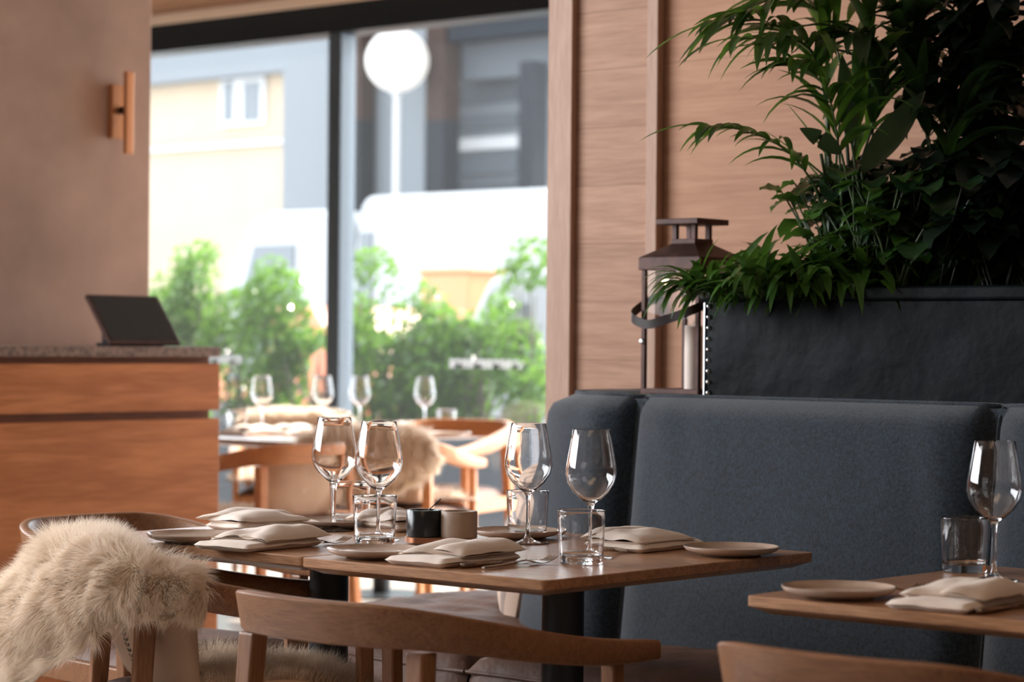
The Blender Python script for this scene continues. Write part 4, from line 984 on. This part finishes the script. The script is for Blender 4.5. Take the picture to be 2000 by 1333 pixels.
def make_chair(lab, wm='chair', grp=None, lm='chair_leg'):
    t = thing('dining_armchair', lab, 'chair', group=grp)
    b = MB(); rings = []
    for k in range(85):
        s = -1 + 2 * k / 84; p, tg, n = bowat(s); top, bot = bowz(s); a = abs(s)
        th = .011 + .014 * ss(.35, .8, a); lean = .010 * (1 - ss(.3, .8, a))
        if a > .97: th *= .85
        c = .004
        sec = [(-th, bot + c), (-th + c, bot), (th - c, bot), (th, bot + c), (th + lean, top - c), (th - c + lean, top), (-th + c + lean, top), (-th + lean, top - c)]
        rings.append([p + n * o + V((0, 0, z)) for o, z in sec])
    b.loft(rings); b.build('backrest', M[wm], t, angle=50)
    def leg(x0, y0, z0, x1, y1, w0, w1, mat):
        b = MB(); b.loft([[V((x0 + a * w0, y0 + c * w0, z0)) for a, c in ((-1, -1), (1, -1), (1, 1), (-1, 1))], [V((x1 + a * w1, y1 + c * w1, 0)) for a, c in ((-1, -1), (1, -1), (1, 1), (-1, 1))]]); return b.build('leg', M[mat], t, smooth=False, bevel=.004)
    for sx in (-1, 1):
        leg(sx * .197, -.222, .655, sx * .225, -.262, .0185, .014, lm); leg(sx * .262, .185, .607, sx * .262, .200, .0150, .012, lm)
    b = MB(); b.boxm((-.245, .165, .385), (.245, .195, .435)); b.boxm((-.20, -.245, .385), (.20, -.215, .435))
    for sx in (-1, 1):
        x0, x1 = sx * .205, sx * .255
        b.loft([[V((x0 - .012, -.23, .385)), V((x0 + .012, -.23, .385)), V((x0 + .012, -.23, .435)), V((x0 - .012, -.23, .435))], [V((x1 - .012, .18, .385)), V((x1 + .012, .18, .385)), V((x1 + .012, .18, .435)), V((x1 - .012, .18, .435))]])
    b.build('seat_frame', M[wm], t, smooth=False, bevel=.003)
    b = MB()
    def seatf(u, v, top):
        y = -.245 + .455 * v; hw = .20 + .055 * v; x = (2 * u - 1) * hw; e = (max(0, 1 - (2 * u - 1) ** 8) * max(0, 1 - (2 * v - 1) ** 8)) ** .5
        return V((x, y, .4365 + (.034 * e + .006 * (1 - (2 * u - 1) ** 2) if top else 0)))
    b.grid(lambda u, v: seatf(u, v, 1), 20, 20); b.grid(lambda u, v: seatf(v, u, 0), 20, 20); b.build('seat', M['leather_seat'], t, angle=180)
    return t
def camdir_rz(fx, fy):       # facing given in camera-plane axes (right, away) -> world rotation about z
    x, y = wxy(fx, fy); return atan2(y, x) - pi / 2
# middle chair: arm ends fixed by measurement
cm = wxy(.0425, 4.375); rz_m = 0.0
ch_mid = make_chair('bare oak armchair pulled up to the front of the centre table'); ch_mid.location = (cm[0], cm[1] - .28, 0); ch_mid.rotation_euler = (0, 0, 0)
off = 1.005
ch_r = copy_tree(ch_mid, (cm[0] + off, cm[1] - .28 + .015, 0), 0, 'oak armchair at bottom right, facing the right-hand table')
cs = wxy(-.543, 4.80); rz_s = camdir_rz(.936, .351)
ch_s = copy_tree(ch_mid, (cs[0], cs[1], 0), rz_s, 'oak armchair draped with the big cream sheepskin, front left')
pb_ = campt(170, 1020, 6.0)
ch_b = copy_tree(ch_mid, (wxy(-.80, 5.55)[0], wxy(-.80, 5.55)[1], 0), camdir_rz(.75, -.66) , 'oak armchair seen just behind the sheepskin, before the counter')

# ------------------------------------------------------------------ SHEEPSKIN
PR = [-.54, .90]
def pelt_pt(u, v):
    """u: 0..1 along the bow from right side to left arm; v 0 (inside) .. 1 (outside bottom)"""
    s = PR[0] + u * PR[1]; p, tg, n = bowat(s); top, bot = bowz(s)
    hang = .055 + .225 * math.exp(-((s - .05) / .34) ** 2) + .025 * nz(s * 6, 2, 1)
    bulk = .018 + .072 * math.exp(-((s - .10) / .32) ** 2)
    if v < .22:
        k = v / .22; off = -.035 + .0 * k; z = top - .09 * (1 - k) + .004; off += .006 * k
    elif v < .42:
        k = (v - .22) / .2; a = pi * (1 - k); off = .004 + (.034 + bulk * .5) * cos(a) ; z = top + .002 + (.014 + bulk * .12) * sin(a)
    else:
        k = (v - .42) / .58; off = .038 + bulk * .5 + bulk * sin(min(1, k * 1.2) * pi * .75) ; z = top + .004 - hang * k
    ends = min(u, 1 - u)
    if ends < .06: z -= .012 * (1 - ends / .06) * (v > .2)
    return p + n * off + V((0, 0, z + .010 * nz(s * 7, v * 4, 5)))
def hide_pt(u, v):
    """inner hide: u along the bow (left back to right arm), v down the inside then forward over the seat"""
    s = .40 + (PR[0] + .02 - .40) * u
    p, tg, n = bowat(s); top, bot = bowz(s); c = V((p.x * .80, -.20 + (p.y + .29) * .55, .490))
    if v < .45:
        k = v / .45; a = p - n * .034 + V((0, 0, top - .02)); q = a.lerp(c, k) - n * -.018 * sin(pi * k)
    else:
        k = (v - .45) / .55; q = c.lerp(V(((u - .42) * .50, .20 + .03 * sin(pi * u), .480)), k) + V((0, 0, .018 * sin(pi * k)))
    return q + V((0, 0, .006 * nz(u * 9, v * 6, 9)))
def fur(b, fn, n, L, w_, seed, ref, flip=1, comb=(0, 0, -1), cw=.6, ulo=0, uhi=1, vlo=0, vhi=1, seg=3, jit=.25, mi=None):
    rnd = random.Random(seed); e = .004; G = V(comb)
    for i in range(n):
        u = rnd.uniform(ulo, uhi); v = rnd.uniform(vlo, vhi); p = fn(u, v)
        du = fn(min(1, u + e), v) - fn(max(0, u - e), v); dv = fn(u, min(1, v + e)) - fn(u, max(0, v - e))
        nn = du.cross(dv) * flip
        if nn.length < 1e-12: continue
        nn.normalize()
        if nn.dot(ref(p)) < 0: nn = -nn
        q = p * 28; cl = V((noise.noise(q), noise.noise(q + V((9, 0, 0))), noise.noise(q + V((0, 9, 0)))))
        q2 = p * 9; cl2 = V((noise.noise(q2), noise.noise(q2 + V((5, 0, 0))), noise.noise(q2 + V((0, 5, 0)))))
        d = (nn + G * cw * .5 + cl * .9 + cl2 * .7 + V((rnd.gauss(0, jit), rnd.gauss(0, jit), rnd.gauss(0, jit)))).normalized()
        l = L * rnd.uniform(.6, 1.15) * (1 + .35 * noise.noise(p * 14)); side = d.cross(V((rnd.gauss(0, 1), rnd.gauss(0, 1), rnd.gauss(0, 1)))).normalized()
        vs = []; st = l / seg
        for k in range(seg + 1):
            ww = w_ * (1 - k / seg) ** .8 * .5
            if k == seg: vs.append(p)
            else: vs += [p - side * ww, p + side * ww]
            p = p + d * st; d = (d + G * cw * .45 + cl.cross(d) * .5).normalized()
        fs = [(2 * k, 2 * k + 1, 2 * k + 3, 2 * k + 2) for k in range(seg - 1)] + [(2 * seg - 2, 2 * seg - 1, 2 * seg)]
        b.add(vs, fs)
    return b
def make_pelt(lab, dens, L, w_, grey=False):
    t = thing('sheepskin', lab, 'sheepskin')
    b = MB(); b.grid(pelt_pt, 60, 26); b.build('flap', M['wool'], t, angle=180, solid=.010)
    b = MB(); b.grid(hide_pt, 24, 34); b.build('hide', M['suede'], t, angle=180, solid=.006)
    b = MB(); fur(b, pelt_pt, int(60000 * dens), L, w_, 1, lambda p: p - V((p.x * .8, (p.y - .1) * .8 + .1, .68)) if p.z > .60 else p - V((p.x * .75, (p.y - .1) * .75 + .1, p.z)), vlo=.05, cw=.6); b.build('long_wool', M['wool'], t, angle=180, kind='stuff')
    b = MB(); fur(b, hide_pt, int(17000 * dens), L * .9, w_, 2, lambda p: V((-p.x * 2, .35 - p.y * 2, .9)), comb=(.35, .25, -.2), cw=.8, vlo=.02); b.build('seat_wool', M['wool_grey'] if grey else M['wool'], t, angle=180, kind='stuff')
    return t
sk = make_pelt('large cream sheepskin draped over the front left armchair', 1.25, .046, .0013, True)
sk.location = ch_s.location; sk.rotation_euler = ch_s.rotation_euler
# printed fern mark on the hide: small dark leaflets on a curved stem
m = MB(); Rs = Matrix.Rotation(rz_s, 3, 'Z')
def hp(u, v, o=.0045):
    e = .01; p = hide_pt(u, v); n = (hide_pt(u + e, v) - hide_pt(u - e, v)).cross(hide_pt(u, v + e) - hide_pt(u, v - e)).normalized(); return p - n * o
for k in range(9):
    v = .25 + .020 * k; u = .60
    a = hp(u, v); 
    for sg in (-1, 1):
        c = hp(u + sg * .028, v - .016); mid = (a + c) / 2; tt = (c - a); pr = hp(u, v + .01) - hp(u, v - .01); pr = pr.normalized() * .003
        m.add([a, mid + pr, c, mid - pr], [(0, 1, 2, 3)])
m.build('printed_fern_mark', M['print'], sk, smooth=False)

# ------------------------------------------------------------------ FAR TABLES BY THE WINDOW
nL = onz(572, 864, TZ); nR = onz(985, 842, TZ)
table('dining_table', 'distant table behind the counter end, nearer of the window tables', nL.x - .80, nL.x, nL.y, nL.y + .80, rc=.08)
table('dining_table', 'distant table by the window right of the draped chair', nR.x - .75, nR.x, nR.y - .80, nR.y, rc=.03)
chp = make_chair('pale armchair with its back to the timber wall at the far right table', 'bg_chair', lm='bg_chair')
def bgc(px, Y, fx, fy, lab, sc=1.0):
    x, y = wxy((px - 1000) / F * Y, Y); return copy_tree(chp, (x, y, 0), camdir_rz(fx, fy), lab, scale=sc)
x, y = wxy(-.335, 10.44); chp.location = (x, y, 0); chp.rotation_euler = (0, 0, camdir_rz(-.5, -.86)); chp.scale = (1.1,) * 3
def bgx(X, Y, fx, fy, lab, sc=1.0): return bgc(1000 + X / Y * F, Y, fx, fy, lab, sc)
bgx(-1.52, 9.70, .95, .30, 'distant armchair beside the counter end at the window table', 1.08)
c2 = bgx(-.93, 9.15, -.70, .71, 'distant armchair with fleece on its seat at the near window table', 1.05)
c3 = bgx(-.47, 9.72, .25, .97, 'distant armchair fully draped with a pale fleece by the window', 1.05)
c4 = bgx(-1.02, 11.3, .1, -.99, 'distant armchair with fleece between counter and window')
PR[:] = [-.36, .72]
pk = make_pelt('pale fleece over the back of the window chair beside the far right armchair', .15, .05, .006)
pk.location = c3.location; pk.rotation_euler = c3.rotation_euler; pk.scale = (1.05,) * 3
p2 = thing('sheepskin', 'pale fleece on the seat of the distant chair left of the draped one', 'sheepskin', c2.location, c2.rotation_euler.z)
for ch in children(pk):
    if ch.name.startswith(('hide', 'seat_wool')): q_ = ch.copy(); C.objects.link(q_); q_.parent = p2
p3 = copy_tree(pk, c4.location, c4.rotation_euler.z, 'pale fleece on the distant chair nearest the counter end')
pk['group'] = p2['group'] = p3['group'] = 'fleeces on the window table chairs'
GWB = 'small wine glasses on the window tables'; 
far = [(513, 840, 'blurred wine glass above the counter end, leftmost at the window'), (632, 838, 'blurred wine glass just left of the mullion'), (704, 838, 'blurred wine glass just right of the mullion'), (831, 840, 'blurred wine glass at the window, beside the far right tumbler')]
for px, py, lab in far:
    p = onz(px, py, TZ); g_ = copy_tree(gl, (p.x, p.y, TZ + .0003), 0, lab, GWB)
for px, py, lab in ((873, 842, 'blurred tumbler on the far right window table'), (465, 845, 'blurred tumbler beside the counter end'), (668, 848, 'blurred tumbler on the near window table below the mullion')):
    p = onz(px, py, TZ); o = single(tm0, (p.x, p.y, TZ + .0003), 0, lab, 'tumblers on the window tables')
for px, py, rz, lab in ((560, 848, .3, 'blurred napkin on the near window table'), (790, 842, .1, 'blurred napkin on the far right window table'), (480, 850, .2, 'blurred napkin beside the counter end')):
    p = onz(px, py, TZ); single(NP[0], (p.x, p.y, TZ + .0005), rz, lab, 'napkins on the window tables')
for px, py, lab in ((610, 848, 'blurred plate on the near window table'), (880, 848, 'blurred plate on the far right window table')):
    p = onz(px, py, TZ + .01); single(pl0, (p.x, p.y, TZ + .0002), 0, lab, 'plates on the window tables')
for o in (NP + [pl0, tm0]):
    if 'used' in o: del o['used']
for o in bpy.data.objects:
    if 'used' in o: del o['used']
